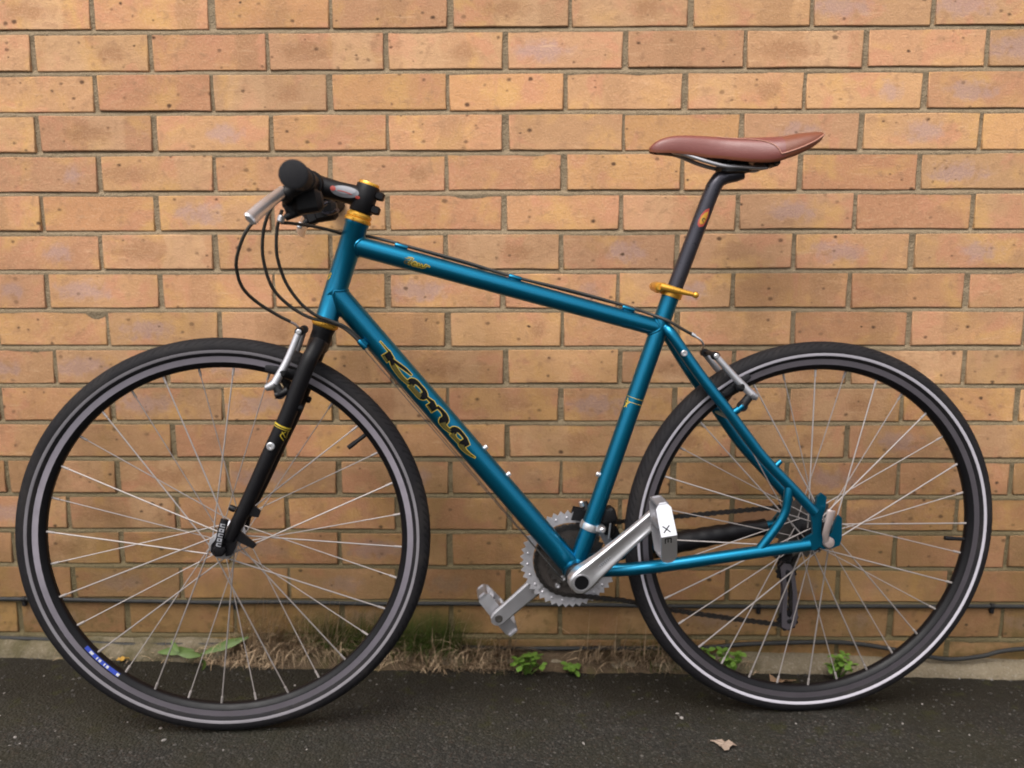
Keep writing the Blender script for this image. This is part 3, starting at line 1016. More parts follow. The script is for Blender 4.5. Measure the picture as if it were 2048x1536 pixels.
# "dew" on the top tube
tdir = (TT1 - TT0).normalized()
fD = wrap(TT0 + tdir * ((V(300, 822) - TT0).dot(tdir)), tdir, 0.0162)
q = 1.0
DEW = [[(9.5, -3, 2.6), (4, -4.2, 2.6), (2, -1.5, 2.6), (5, 1.2, 2.6), (10, 0.4, 2.6)], [(14, 7.5, 2.6), (11.5, 1, 2.8), (10, -4.2, 2.8)],
       [(0.5, 3.5, 1.2), (6, 6.0, 1.6), (13, 7.2, 1.6)],
       [(16, -1.2, 2.2), (21, 0.4, 2.4), (18.5, 2.2, 2.2), (15.5, -1.0, 2.4), (17, -4.0, 2.4), (23, -3.6, 2.2)],
       [(25.5, 2, 2.6), (25.5, -3.6, 2.6), (30, -1, 2.4), (31, 1.6, 2.4)], [(31, 1.6, 2.4), (31, -3.6, 2.6), (36.5, -1, 2.4), (37, 2.2, 2.2), (44, 1.2, 1.2)]]
mb = MB()
for i, st in enumerate(DEW):
    ribbon(mb, fD, [(t, v - 3.0, w) for t, v, w in st], extra=0.75, lift=0.00022 + 0.000012 * i)
mb.build('model_lettering_outline', M_goldprint, frame)
mb = MB()
for i, st in enumerate(DEW):
    ribbon(mb, fD, [(t, v - 3.0, w * 0.62) for t, v, w in st], lift=0.00050 + 0.000012 * i)
mb.build('model_lettering', M_olive, frame)
# gold lines and emblem on the seat tube, small gold mark on the head tube
sdir = (ST1 - ST0).normalized()
sup = wrap(ST0 + sdir * ((V(694, 580) - ST0).dot(sdir)), sdir, 0.0156)
mb = MB()
for t in (9.0, 0.5):
    vs = []
    for k in range(13):
        v = -22 + 44 * k / 12
        vs += [sup(t - 0.4, v, 0.0003), sup(t + 0.4, v, 0.0003)]
    mb.add(vs, [(2 * k, 2 * k + 1, 2 * k + 3, 2 * k + 2) for k in range(12)])
for st in ([(6, 17, 1.6), (-4, 14, 1.8), (-12, 19, 1.4)], [(0, 10, 1.6), (-6, 16, 1.6)], [(-2, 18, 1.4), (-10, 13, 1.4)]):
    ribbon(mb, sup, st, lift=0.0005)
mb.build('gold_banding', M_goldprint, frame)
fh = wrap(H(71), hd, 0.019)
mb = MB()
for st in ([(-6, 20, 2.2), (0, 16, 2.6), (5, 19, 2.0)], [(-2, 24, 2.2), (3, 22, 2.4)], [(4, 14, 1.6), (7, 18, 1.6)]):
    ribbon(mb, fh, st, lift=0.0004)
mb.build('gold_emblem', M_goldprint, frame)

# --- headset
hs = empty('headset', bike)
mb = MB()
mb.lathe(H(170), hd, [mm(*p) for p in ((19, 0), (22.2, 0.5), (22.6, 3), (22.2, 6), (20, 7.2), (20.4, 8.4), (21, 9), (21, 12.5), (18.5, 15.5), (17.2, 16.5))], 40)
mb.build('headset_cup', M_gold, hs)
mb = MB()
mb.lathe(H(0), hd, [mm(*p) for p in ((19, 0), (21.8, -0.5), (22.6, -3), (22.6, -9), (21.6, -11), (19, -12.5))], 40)
mb.build('headset_cup', M_gold, hs)
mb = MB()
mb.lathe(H(233), hd, [mm(*p) for p in ((17.6, 0), (17.8, 2.5), (16.5, 4.8), (5, 5.4), (4.4, 4.4), (0, 4.4))], 36)
mb.build('top_cap', M_gold, hs)

# --- fork
fork = empty('fork', bike)
mb = MB()
mb.tube([H(-11), H(-14), H(-22), H(-34), H(-44)], mm(19, 19.5, 17.5, 18, 17), 32)
mb.box(H(-44), SIDE * 0.034, hd * 0.012, Vector((-hd.z, 0, hd.x)) * 0.016, 0.35)
mb.build('crown', M_black, fork)
for sg in (1, -1):
    mb = MB()
    pts = [(160, 683, 24), (153, 668, 38), (143, 646, 46), (110, 562, 49), (80, 498, 50), (48, 428, 50), (14, 360, 50)]
    c = catmull([(a, b, s * sg) for a, b, s in pts], 6)
    rr = [0.0129 + 0.0007 * math.sin(math.pi * i / len(c)) - 0.0022 * (i / len(c)) ** 2 for i in range(len(c))]
    mb.tube(VS(c), rr, 24)
    mb.build('fork_leg', M_black, fork)
    mb = MB()
    po = [(-14, 352), (-16, 340), (-9, 331), (-3, 331), (-3, 341), (3, 345), (7, 341), (8, 331), (18, 333), (24, 345), (28, 362), (18, 372), (4, 366), (-6, 362)]
    mb.prism([V(a, b, sg * 46) for a, b in po], SIDE * 0.009 * sg)
    if sg > 0:
        mb.prism([V(a, b, 48) for a, b in [(40, 420), (58, 414), (66, 406), (62, 396), (50, 398), (34, 404)]], SIDE * 0.005)
        mb.prism([V(a, b, 48) for a, b in [(26, 378), (46, 360), (58, 349), (52, 343), (38, 350), (18, 362)]], SIDE * 0.005)
        mb.lathe(V(20, 412, 52), Vector((-0.9, 0, 0.43)), [mm(*p) for p in ((5, -6), (5.5, 2), (4, 5), (2, 5))], 12)
    mb.build('fork_dropout', M_black, fork)
    mb = MB(); mb.tube([V(112, 606, sg * 44), V(100, 600, sg * 46), V(92, 598, sg * 47)], mm(7, 6.5, 5.5), 14)
    mb.build('brake_boss', M_black, fork)
    mb = MB(); mb.lathe(V(131, 578, sg * 49), Vector((0.9, 0, -0.42)), [mm(*p) for p in ((6, -8), (6.4, 3), (4.6, 6), (2, 6.4), (1.5, 4))], 12)
    mb.build('eyelet', M_black, fork)
ldir = (V(80, 498, 50) - V(110, 562, 49)).normalized()
fF = wrap(V(103.5, 548, 49.3), ldir, 0.0137)
mb = MB()
for t0, t1 in ((-3.4, -0.6), (1.4, 2.4)):
    vs = []
    for k in range(13):
        v = -23 + 40 * k / 12
        vs += [fF(t0, v, 0.0004), fF(t1, v, 0.0004)]
    mb.add(vs, [(2 * k, 2 * k + 1, 2 * k + 3, 2 * k + 2) for k in range(12)])
for st in ([(4, -10, 1.6), (12, -4, 1.6), (20, -14, 1.2)], [(6, -4, 1.6), (14, -14, 1.4)], [(2, -14, 1.6), (16, -18, 1.2)]):
    ribbon(mb, fF, st, lift=0.0006)
mb.build('gold_banding', M_goldprint, fork)
mb = MB()
mb.lathe(V(86, 517, 62.5), SIDE, [mm(*q) for q in ((6.8, -3), (6.8, 1.8), (5.6, 3.0), (2.4, 3.0), (2.0, 1.4))], 18)
mb.build('eyelet_bolt', M_silver, fork)
# quick release with its white print
mb = MB()
mb.lathe(V(0, 344, 54), SIDE, [mm(*q) for q in ((9, 0), (10.5, 2), (10.5, 9), (8, 12), (3, 13))], 24)
c = catmull([(0, 346, 62), (2, 362, 65), (6, 380, 66), (11, 397, 64)], 5)
mb.tube(VS(c), [0.0072] * 6 + [0.0064] * (len(c) - 6), 16, flat=0.55, flatdir=(0, 1, 0))
qr = mb.build('quick_release_lever', M_black, fork)
mb = MB()
for i, (u0, w0) in enumerate(((1.0, 356), (2.6, 364), (4.4, 372), (6.3, 380), (8.3, 388))):
    e1 = Vector((0.23, 0, 0.97)); e2 = Vector((0.97, 0, -0.23)); c0 = V(u0, w0, 69.4 + 0.25 * math.sin(i * 0.7))
    for (a0, a1, b0, b1) in ((-3.2, -1.6, -4, 4), (1.2, 2.8, -4, 4), (-1.6, 1.2, -4, -1.6), (-1.6, 1.2, 1.3, 3.8))[: 4 if i % 2 else 3]:
        mb.add([c0 + e1 * (a / 1000) + e2 * (b / 1000) for a, b in ((a0, b0), (a1, b0), (a1, b1), (a0, b1))], [(0, 1, 2, 3)])
mb.build('lever_print', simple('worn_white_print', (0.26, 0.26, 0.28), 0.5, 0.0, 0.2, 300), fork)

# --- stem and handlebar
stem = empty('stem', bike)
fwd = Vector((-hd.z, 0, hd.x))
BARC = (150.0, 940.0)
mb = MB()
mb.tube([H(187), H(189), H(231), H(233)], mm(18.2, 19.4, 19.4, 18.4), 32)
p0, p1 = H(212), V(*BARC)
dst = (p1 - p0).normalized()
mb.tube([p0, p0.lerp(p1, 0.2), p0.lerp(p1, 0.5), p0.lerp(p1, 0.8), p1], mm(17.5, 16.8, 16.0, 17.5, 20), 28)
mb.tube([p1 - SIDE * 0.023, p1 - SIDE * 0.021, p1 + SIDE * 0.021, p1 + SIDE * 0.023], mm(19.5, 21, 21, 19.5), 28)
for h in (198, 222):
    mb.lathe(H(h, 0, -20), -fwd, [mm(*q) for q in ((7.5, -4), (7.5, 5), (6, 7.5), (3, 7.5), (2.5, 5))], 14)
    mb.box(H(h, 0, -22), SIDE * 0.012, hd * 0.0065, fwd * 0.008, 0.3)
mb.build('stem_body', M_black, stem)
pe = V(205, 930, 0)
e1 = dst; e2 = Vector((-dst.z, 0, dst.x)); e2 = e2 if e2.z > 0 else -e2
fS = wrap(p0, dst, 0.0169)
tl = (pe - p0).dot(dst) * 1000


def patch(mb, f, pts, lift, rings=5):
    """filled flat print: outline of (t, v) laid on a surface, fanned towards its middle"""
    cx = sum(p[0] for p in pts) / len(pts); cy = sum(p[1] for p in pts) / len(pts); n = len(pts)
    vs = [f(cx + (t - cx) * k / rings, cy + (v - cy) * k / rings, lift) for k in range(1, rings + 1) for t, v in pts] + [f(cx, cy, lift)]
    fs = [(n * (rings), i, (i + 1) % n) for i in range(n)]
    for k in range(rings - 1):
        fs += [(k * n + i, (k + 1) * n + i, (k + 1) * n + (i + 1) % n, k * n + (i + 1) % n) for i in range(n)]
    mb.add(vs, fs)


def oval(a, b, n=24, tilt=0.0, c=(0, 0)):
    return [(c[0] + a * math.cos(2 * math.pi * i / n) * math.cos(tilt) - b * math.sin(2 * math.pi * i / n) * math.sin(tilt),
             c[1] + a * math.cos(2 * math.pi * i / n) * math.sin(tilt) + b * math.sin(2 * math.pi * i / n) * math.cos(tilt)) for i in range(n)]


mb = MB(); patch(mb, fS, oval(23, 9.5, c=(tl, 1), tilt=-0.08), 0.0008); mb.build('stem_logo', M_greyprint, stem)
mb = MB(); patch(mb, fS, oval(17, 6.2, c=(tl, 3.5), tilt=-0.08), 0.0013)
mb.build('stem_logo_sheen', simple('pale_grey_print', (0.22, 0.22, 0.24), 0.45, 0.1, 0.1, 200), stem)
mb = MB()
patch(mb, fS, oval(4.5, 3.6, c=(tl + 19.5, 1.5)), 0.0018); patch(mb, fS, oval(4.0, 2.4, c=(tl - 22, -3)), 0.0018)
ribbon(mb, fS, [(tl + 12, 0, 1.2), (tl, 0.5, 1.2), (tl - 12, -1, 1.2)], lift=0.0018)
mb.build('stem_logo_marks', M_red, stem)

hb = empty('handlebar', bike)
BP = [(163, 927, 283), (160, 930, 200), (154, 936.5, 110), (150.5, 939.5, 50), (150, 940, 0)]


def bar_at(s):
    a = abs(s)
    for (u0, w0, s0), (u1, w1, s1) in zip(BP, BP[1:]):
        if s1 <= a <= s0:
            t = (a - s1) / (s0 - s1)
            return u1 + (u0 - u1) * t, w1 + (w0 - w1) * t
    return BP[0][0], BP[0][1]


pts = catmull(BP + [(a, b, -s) for a, b, s in BP[-2::-1]], 6)
mb = MB(); mb.tube(VS(pts), [0.0159 if abs(p[2]) < 45 else 0.0127 for p in pts], 20)
mb.build('bar', M_black, hb)
for sg in (1, -1):
    def B(s, du=0, dw=0):
        u, w = bar_at(s); return V(u + du, w + dw, s * sg)
    mb = MB()
    prof = []
    n = 36
    for i in range(n + 1):
        s = 160 + (284 - 160) * i / n
        r = 16.2 + 0.5 * math.sin(i * 2.1) + (3.2 if i > n - 3 else 0) + (2.2 if i < 2 else 0)
        prof.append((s, r))
    mb.tube([B(s) for s, r in prof] + [B(285.5)], [r / 1000 for s, r in prof] + [0.016], 28)
    mb.build('grip', M_rubber, hb)
    # brake lever: clamp, body, blade
    lv = empty('brake_lever', hb)
    mb = MB()
    mb.tube([B(128), B(152)], 0.0175, 22)
    mb.tube([B(140, -4, -4), B(142, -16, -14), B(146, -26, -22), B(152, -32, -24)], mm(13, 12, 11, 9), 16)
    mb.tube([B(146, -22, -20), B(120, -26, -30), B(98, -30, -38)], mm(10, 8, 6), 14)
    mb.build('lever_body', M_blackmat, hb)
    mb = MB()
    c = catmull([(129, 917, 148), (120, 905, 172), (110, 891, 200), (100, 876, 226), (96, 869, 238)], 5)
    c = [(a, b, s * sg) for a, b, s in c]
    rr = [0.0085 + 0.0022 * (i / len(c)) for i in range(len(c))]; rr[-1] = 0.008
    mb.tube(VS(c), rr, 16, flat=0.5, flatdir=(0.75, 0, 0.66))
    mb.build('lever_blade', M_silver, hb)
    col.objects.unlink(lv); bpy.data.objects.remove(lv)
    # shifter pod and thumb lever
    mb = MB()
    mb.tube([B(96), B(124)], 0.0175, 20)
    mb.box(B(108, 4, -32), (0.022, 0, 0.004), SIDE * 0.020, (-0.003, 0, 0.017), 0.35)
    mb.box(B(104, -14, -40), (0.016, 0, 0.006), SIDE * 0.014, (-0.005, 0, 0.013), 0.35)
    mb.tube([B(112, -8, -44), B(112, -20, -52), B(112, -30, -57)], mm(7, 6, 5), 12)
    mb.tube([B(98, -18, -44), B(96, -30, -56)], mm(6.5, 5), 12)
    mb.build('shifter', M_blackmat, hb)
    mb = MB()
    c = catmull([(bar_at(90)[0] + 6, bar_at(90)[1] - 36, 92), (bar_at(90)[0] + 18, bar_at(90)[1] - 38, 86), (bar_at(90)[0] + 30, bar_at(90)[1] - 32, 80)], 5)
    mb.tube(VS([(a, b, s * sg) for a, b, s in c]), 0.0075, 14, flat=0.45, flatdir=(-0.3, 0, 0.95))
    mb.build('shift_lever', M_post, hb)
    mb = MB()
    p = V(116, 879, 100 * sg)
    mb.lathe(p, Vector((-0.3, 0, -0.95)), [mm(*q_) for q_ in ((4.4, -5), (6, -3), (6, 4), (4.2, 6), (2.6, 6))], 16)
    mb.build('barrel_adjuster', M_silver, hb)

# --- cables
cb = empty('control_cables', bike)


def cable(pts, r=0.0027, name='cable_housing', mat=M_cable, n=8):
    mb = MB(); mb.tube(VS(catmull(pts, n)), r, 12)
    return mb.build(name, mat, cb)


cable([(116, 905, 128), (96, 884, 146), (72, 856, 146), (55, 820, 130), (51, 795, 112), (56, 771, 94), (72, 749.5, 70), (98, 729, 46), (116, 718, 34)])
cable([(112, 905, 112), (99, 885, 112), (88.3, 853.7, 100), (85.4, 815.9, 85), (94.7, 773.2, 65), (118.2, 743.5, 45), (147.9, 724.5, 33), (179.3, 716.3, 25), (203, 706, 22), (229, 682.2, 19)])
cable([(118, 892, 102), (110, 868, 97), (106.3, 840, 90), (106.6, 816.3, 80), (115.3, 781.3, 62), (134.2, 749.3, 45), (156, 729.5, 34), (179.5, 719.5, 28), (204, 709, 23), (227, 688, 12)])
cable([(116, 873, 98), (128, 873, 86), (153.9, 871, 56), (177.7, 867, 20), (200, 862, -16), (240, 858.5, -16), (290.6, 847.5, 1)])
mb = MB()
tpts = [(290.6, 846.8, 3), (400, 819.0, 3), (481.5, 795.5, 3), (590, 771.0, 3), (677.8, 747.9, 3)]
mb.tube(VS(catmull(tpts, 6)), 0.0025, 12); mb.build('cable_housing', M_cable, cb)
mb = MB()
mb.tube(VS([(290.6, 846.2, -5), (481.5, 794.9, -5), (677.8, 747.3, -5)]), 0.0022, 10); mb.build('cable_housing', M_cable, cb)
cable([(677.8, 747.8, 3), (715, 736, 6), (747, 724.0, 19), (782.5, 705.6, 14), (794.5, 700.4, 9)])
mb = MB()
mb.tube(VS(catmull([(792, 701.6, 9), (800, 697, 10)], 3)), mm(3.4, 3.6, 3.6, 3.4), 12)
mb.tube(VS(catmull([(800, 697, 10), (810, 690, 11), (817, 681, 5), (820, 674, -12)], 5)), 0.0019, 10)
mb.build('brake_noodle', M_silver, cb)
mb = MB()
mb.tube(VS(catmull([(115, 718.5, 35), (124, 713, 30), (129, 706, 24), (131, 700, 8)], 5)), 0.0022, 10)
mb.build('brake_noodle', M_pink, cb)
# bare inner wires under the down tube
for off in (0, 6):
    a = V(231 + off * .7, 680 + off * .5, 10 - off); b = V(578, 262, 6 - off)
    mb = MB(); mb.tube([a - Vector((dd.z, 0, -dd.x)) * -0.004, b], 0.0008, 6); mb.build('inner_wire', M_steel, cb)


# --- V-brakes
def vbrake(name, top, mid, foot, toe, pad0, pad1, pivot, s, label):
    vb = empty('rim_brake', bike)
    tag(vb, label)
    for sg in (1, -1):
        mb = MB()
        c = catmull([(top[0], top[1], s[0] * sg), (mid[0], mid[1], s[1] * sg), (foot[0], foot[1], s[2] * sg)], 6)
        mb.tube(VS(c), [0.0056 + 0.0016 * i / len(c) for i in range(len(c))], 14, flat=0.8, flatdir=(0, 1, 0))
        c = [(foot[0], foot[1], s[2] * sg), ((foot[0] + toe[0]) / 2, (foot[1] + toe[1]) / 2 - 1, s[2] * sg), (toe[0], toe[1], s[2] * sg)]
        mb.tube(VS(c), mm(7.4, 7.2, 5.4), 14)
        mb.build('brake_arm', M_alloy, vb)
        mb = MB()
        mb.tube(VS([(pivot[0], pivot[1], (s[2] - 2) * sg), (pivot[0], pivot[1], (s[2] + 6) * sg)]), 0.0088, 16)
        d = Vector((foot[0] - pivot[0], 0, foot[1] - pivot[1]))
        mb.tube([V(pivot[0], pivot[1], s[2] * sg), V(foot[0], foot[1], (s[2] - 3) * sg)], mm(8.5, 7), 12)
        pm = ((pad0[0] + pad1[0]) / 2, (pad0[1] + pad1[1]) / 2)
        mb.build('brake_pivot', M_blackmat, vb)
        mb = MB()
        mb.tube(VS([(pm[0], pm[1], 18 * sg), (pm[0], pm[1], (s[1] + 6) * sg)]), 0.0055, 12)
        mb.lathe(V(pm[0], pm[1], (s[1] + 1) * sg), SIDE * sg, [mm(*q_) for q_ in ((8.5, -2), (8.8, 2), (6, 6), (4, 8), (1, 8))], 14)
        mb.build('pad_bolt', M_blackmat, vb)
        mb = MB()
        a, b = V(pad0[0], pad0[1], 17.5 * sg), V(pad1[0], pad1[1], 17.5 * sg)
        e = (b - a) / 2; nn_ = Vector((-e.z, 0, e.x)).normalized()
        mb.box((a + b) / 2, e, SIDE * 0.0045, nn_ * 0.0058, 0.25)
        mb.build('brake_pad', M_rubber, vb)
        mb = MB()
        mb.lathe(V(top[0], top[1], s[0] * sg), SIDE * sg, [mm(*q_) for q_ in ((7.2, -8), (7.2, 2), (6, 3.5))], 14)
        mb.build('arm_head', M_blackmat, vb)
        mb = MB()
        mb.lathe(V(top[0], top[1], (s[0] + 1) * sg), SIDE * sg, [mm(*q_) for q_ in ((4.6, 0), (4.6, 4), (3.2, 5.2), (1.5, 5.2))], 14)
        mb.build('pinch_bolt', M_silver, vb)
    mb = MB()
    mb.tube(VS([(top[0] - 1, top[1] + 1, -s[0]), (top[0] - 1, top[1] + 2, -4)]), 0.0018, 8)
    mb.tube(VS([(top[0] - 1, top[1] + 2, -6), (top[0] - 1, top[1] + 2, s[0])]), 0.0042, 12)
    mb.build('cable_boot', M_blackmat, vb)
    return vb


vbrake('front', (129.6, 701), (111.2, 655), (91, 617), (77, 610), (72, 640), (135, 628), (100, 601), (30, 37, 44), 'front rim brake with bright silver arms')
vbrake('rear', (830.2, 665), (864, 628.4), (892.4, 600), (902, 595), (852, 596), (897, 630), (876, 580), (33, 39, 45), 'rear rim brake')

# --- seat post, clamp, saddle
sp = empty('seat_post', bike)
mb = MB()
pd = (V(821.5, 944.5) - V(770, 798)).normalized()
c = [V(744, 722), V(757.5, 762), V(770, 798), V(796, 872), V(818, 934), V(825, 952), V(833, 964), V(846, 970), V(862, 973), V(874, 976)]
mb.tube(c, mm(13.5, 13.5, 13.5, 13.5, 13.5, 13.5, 13.4, 13, 12.5, 11), 26)
mb.build('post', M_post, sp)
mb = MB()
mb.box(V(858, 982), (0.026, 0, 0.001), SIDE * 0.024, (0, 0, 0.0085), 0.3)
mb.box(V(860, 996), (0.023, 0, 0.001), SIDE * 0.026, (0, 0, 0.006), 0.3)
mb.tube([V(860, 974), V(860, 1003)], 0.0045, 12)
mb.build('saddle_clamp', M_blackmat, sp)
fP = wrap(V(805, 898), pd, 0.0136)
mb = MB(); patch(mb, fP, [(-17, 2), (-13, -4.5), (-4, -7), (6, -7), (14, -5), (19, -3.5), (14, 2), (4, 6), (-6, 7), (-13, 6)], 0.0004); mb.build('post_logo', M_red, sp)
mb = MB(); patch(mb, fP, [(-12, 1.5), (-9, -3), (-3, -4.5), (5, -4.8), (13, -3.6), (9, 1), (2, 4), (-5, 4.6), (-9.5, 4)], 0.0008); mb.build('post_logo_fill', M_yellow, sp)
mb = MB(); ribbon(mb, fP, [(-1.5, -4, 1.2), (-0.5, 0, 2.0), (-4, 1, 1.6), (-7, -2.5, 1.2)], lift=0.0012); mb.build('post_logo_mark', M_olive, sp)

cl = empty('seat_clamp', bike)
mb = MB()
mb.lathe(ST1, sdir, [mm(*q_) for q_ in ((15.6, -5), (18.6, -4.5), (18.8, 0), (18.8, 6), (18.2, 9), (14.2, 9.5))], 36)
mb.box(V(738, 779, 0), (0.010, 0, 0.002), SIDE * 0.013, (-0.0015, 0, 0.0075), 0.3)
mb.build('collar', M_gold, cl)
mb = MB()
mb.lathe(V(731, 781, 0), SIDE, [mm(*q_) for q_ in ((7.5, -20), (8.2, -16), (8.2, 16), (7.6, 22), (5.5, 25), (2, 25))], 20)
c = catmull([(733, 782, 22), (750, 778, 26), (770, 773, 29), (786, 769.5, 31)], 5)
mb.tube(VS(c), [0.0068 - 0.0032 * i / len(c) for i in range(len(c))], 14)
mb.lathe(V(791, 768.3, 31.4), (0.97, 0, -0.22), [mm(0.2 + 5.4 * math.sin(math.pi * k / 10), -5.4 * math.cos(math.pi * k / 10)) for k in range(11)], 16)
mb.build('clamp_lever', M_gold, cl)

sad = empty('saddle', bike)
ST = [  # u, top, half width, edge height, edge roundness
    (711, 1013.5, 4, 1011.0), (716, 1019.5, 10, 1009.5), (727, 1027.0, 15, 1008.5), (747, 1033.2, 18.5, 1008.0), (775, 1035.0, 21.5, 1005.5), (805, 1034.5, 25, 1001.5),
    (830, 1033.0, 31, 999.5), (852, 1032.5, 41, 996.0), (872, 1032.5, 53, 993.0), (892, 1032.8, 63, 991.5), (910, 1033.5, 70, 993), (930, 1035, 74, 999.5),
    (950, 1039, 75, 1008), (968, 1041, 73, 1018), (982, 1042, 66, 1028), (990, 1041, 54, 1034), (994, 1038, 36, 1034.5)]
ST = catmull(ST, 4)
mb = MB()
sect = []
for (u, top, hw, ed) in ST:
    ring_ = []
    n = 12
    for k in range(-n, n + 1):
        t = k / n
        a = abs(t)
        s_ = hw * math.sin(min(1.0, a) * math.pi / 2) if a < 1 else hw
        z = ed + (top - ed) * max(0.0, 1 - a ** 2.6) ** 0.72
        # a shallow dip along the middle of the tail
        z -= 2.0 * max(0.0, (u - 880) / 120) * math.exp(-(s_ / 16) ** 2)
        ring_.append(V(u, z, s_ * (1 if t > 0 else -1)))
    for k in range(n, -n - 1, -3):       # underside
        t = k / n
        s_ = hw * math.sin(abs(t) * math.pi / 2) * 0.93
        z = ed - 4.5 + min(9.0, (top - ed) * 0.45) * (1 - abs(t) ** 2)
        ring_.append(V(u, z, s_ * (1 if t > 0 else -1)))
    sect.append(ring_)
m_ = len(sect[0])
mb.add([p for r_ in sect for p in r_], [(i * m_ + j, i * m_ + (j + 1) % m_, (i + 1) * m_ + (j + 1) % m_, (i + 1) * m_ + j) for i in range(len(sect) - 1) for j in range(m_)]
       + [tuple(range(m_))[::-1], tuple((len(sect) - 1) * m_ + j for j in range(m_))])
for i_, f_ in enumerate(mb.f[:-2]):
    k_, j_ = divmod(i_, m_)
    a_ = abs((j_ + 0.5) - 12) / 12
    mb.mi[i_] = 1 if (j_ < 24 and a_ > 0.45 and ST[k_][0] < 916) else 0  # side faces take the leather copy with painted sky sheen
mb.build('cover', [M_leather, M_leather_sheen], sad, angle=60)


def sad_pt(u, a, lift=0.6):
    for q0, q1 in zip(ST, ST[1:]):
        if q0[0] <= u <= q1[0]:
            t = (u - q0[0]) / (q1[0] - q0[0]); top, hw, ed = (q0[i] + (q1[i] - q0[i]) * t for i in (1, 2, 3)); break
    return V(u, ed + (top - ed) * max(0.0, 1 - abs(a) ** 2.6) ** 0.72 + lift, (hw * math.sin(abs(a) * math.pi / 2) + lift * 0.6) * (1 if a > 0 else -1))


for sg in (1, -1):      # stitched seams
    mb = MB()
    c = [sad_pt(u, sg * a) for u, a in catmull([(820, 0.42), (850, 0.52), (880, 0.62), (900, 0.78), (913, 0.97)], 5)]
    mb.tube(c, 0.0009, 6)
    c = [sad_pt(u, sg * 0.975, 0.7) for u in [913 + 4 * i for i in range(20)]]
    mb.tube(c, 0.0014, 6)
    mb.build('seam', simple('seam_thread', (0.36, 0.16, 0.11), 0.6), sad)
mb = MB()
for sg in (1, -1):
    c = catmull([(738, 1008, 8 * sg), (765, 1003, 14 * sg), (800, 992, 20 * sg), (832, 984.5, 22 * sg), (860, 983.5, 22 * sg), (892, 982.5, 22 * sg), (910, 985, 24 * sg), (922, 1000, 28 * sg)], 6)
    mb.tube(VS(c), 0.0036, 12)
mb.build('rail', M_alloy, sad)
mb = MB()
mb.box(V(916, 996), (0.012, 0, 0.002), SIDE * 0.040, (0, 0, 0.012), 0.3)
mb.box(V(745, 1007), (0.022, 0, -0.002), SIDE * 0.012, (0, 0, 0.005), 0.3)
mb.box(V(850, 1003), (0.034, 0, 0.001), SIDE * 0.024, (0, 0, 0.012), 0.35)
for k in range(3):
    mb.tube([V(893 + 9 * k, 996, 40), V(896 + 9 * k, 984, 42)], 0.0022, 8)
mb.build('saddle_base', M_blackmat, sad)

# --- cranks, chainrings, pedals
ck = empty('crankset', bike)
BBC = (600.0, 281.0)


def ringplate(mb, N, r_in, s0, th, cut=0):
    rp = 12.7 / (2 * math.sin(math.pi / N))
    o, i_ = [], []
    for k in range(N * 4):
        a = 2 * math.pi * k / (N * 4)
        r = (rp - 3.6, rp - 0.5, rp + 3.4, rp - 0.5)[k % 4]
        o.append(V(BBC[0] + r * math.cos(a), BBC[1] + r * math.sin(a), s0))
        ri = r_in * (1 + (0.05 * math.cos(4 * a) if cut else 0))
        i_.append(V(BBC[0] + ri * math.cos(a), BBC[1] + ri * math.sin(a), s0))
    mb.annulus(o, i_, SIDE * (-th / 1000))


mb = MB(); ringplate(mb, 44, 69, -49, 3.2)
for k in range(24):     # pins and ramps on the big ring
    a = 2 * math.pi * k / 24 + 0.1
    mb.lathe(V(BBC[0] + 79 * math.cos(a), BBC[1] + 79 * math.sin(a), -49), SIDE, [mm(*q_) for q_ in ((2.6, -1), (2.6, 1.2), (1.6, 1.9))], 8)
mb.build('chainring', M_ring, ck, angle=25)
mb = MB(); ringplate(mb, 32, 30, -41.5, 2.6, 1)
mb.build('chainring', M_ring2, ck, angle=25)
mb = MB(); ringplate(mb, 22, 22, -33.5, 2.4, 1)
mb.build('chainring', M_steel, ck, angle=25)
mb = MB()
for k in range(4):
    a = R(43 + 90 * k)
    for r_, s_ in ((52, -40), (33, -32)):
        mb.lathe(V(BBC[0] + r_ * math.cos(a + 0.35), BBC[1] + r_ * math.sin(a + 0.35), s_), SIDE, [mm(*q_) for q_ in ((5.2, -3), (5.2, 1.5), (4.2, 3), (2.4, 3), (2.2, 0.5))], 12)
mb.build('chainring_bolts', M_silver, ck)
mb = MB()
for k in range(4):
    a = R(45 + 90 * k)
    d = Vector((math.cos(a), 0, math.sin(a)))
    mb.tube([V(BBC[0], BBC[1], -55) + d * 0.02, V(BBC[0], BBC[1], -53) + d * 0.052, V(BBC[0], BBC[1], -53) + d * 0.082], mm(11, 8, 9), 12, flat=0.5, flatdir=(0, 1, 0))
mb.lathe(V(BBC[0], BBC[1], 0), SIDE, [mm(*q_) for q_ in ((12, -74), (20, -73), (22, -66), (22, -50), (14, -47), (12, -35), (12, 35), (12, 60))], 28)
mb.build('spider', M_alloy, ck)
mb = MB()
mb.lathe(V(BBC[0], BBC[1], 0), SIDE, [mm(*q_) for q_ in ((20.9, 35.2), (22.0, 36), (22.0, 44), (20, 46), (13, 46))], 32)
mb.lathe(V(BBC[0], BBC[1], 0), -SIDE, [mm(*q_) for q_ in ((20.9, 35.2), (22.0, 36), (22.0, 44), (20, 46), (13, 46))], 32)
mb.build('bearing_cup', M_blackmat, ck)


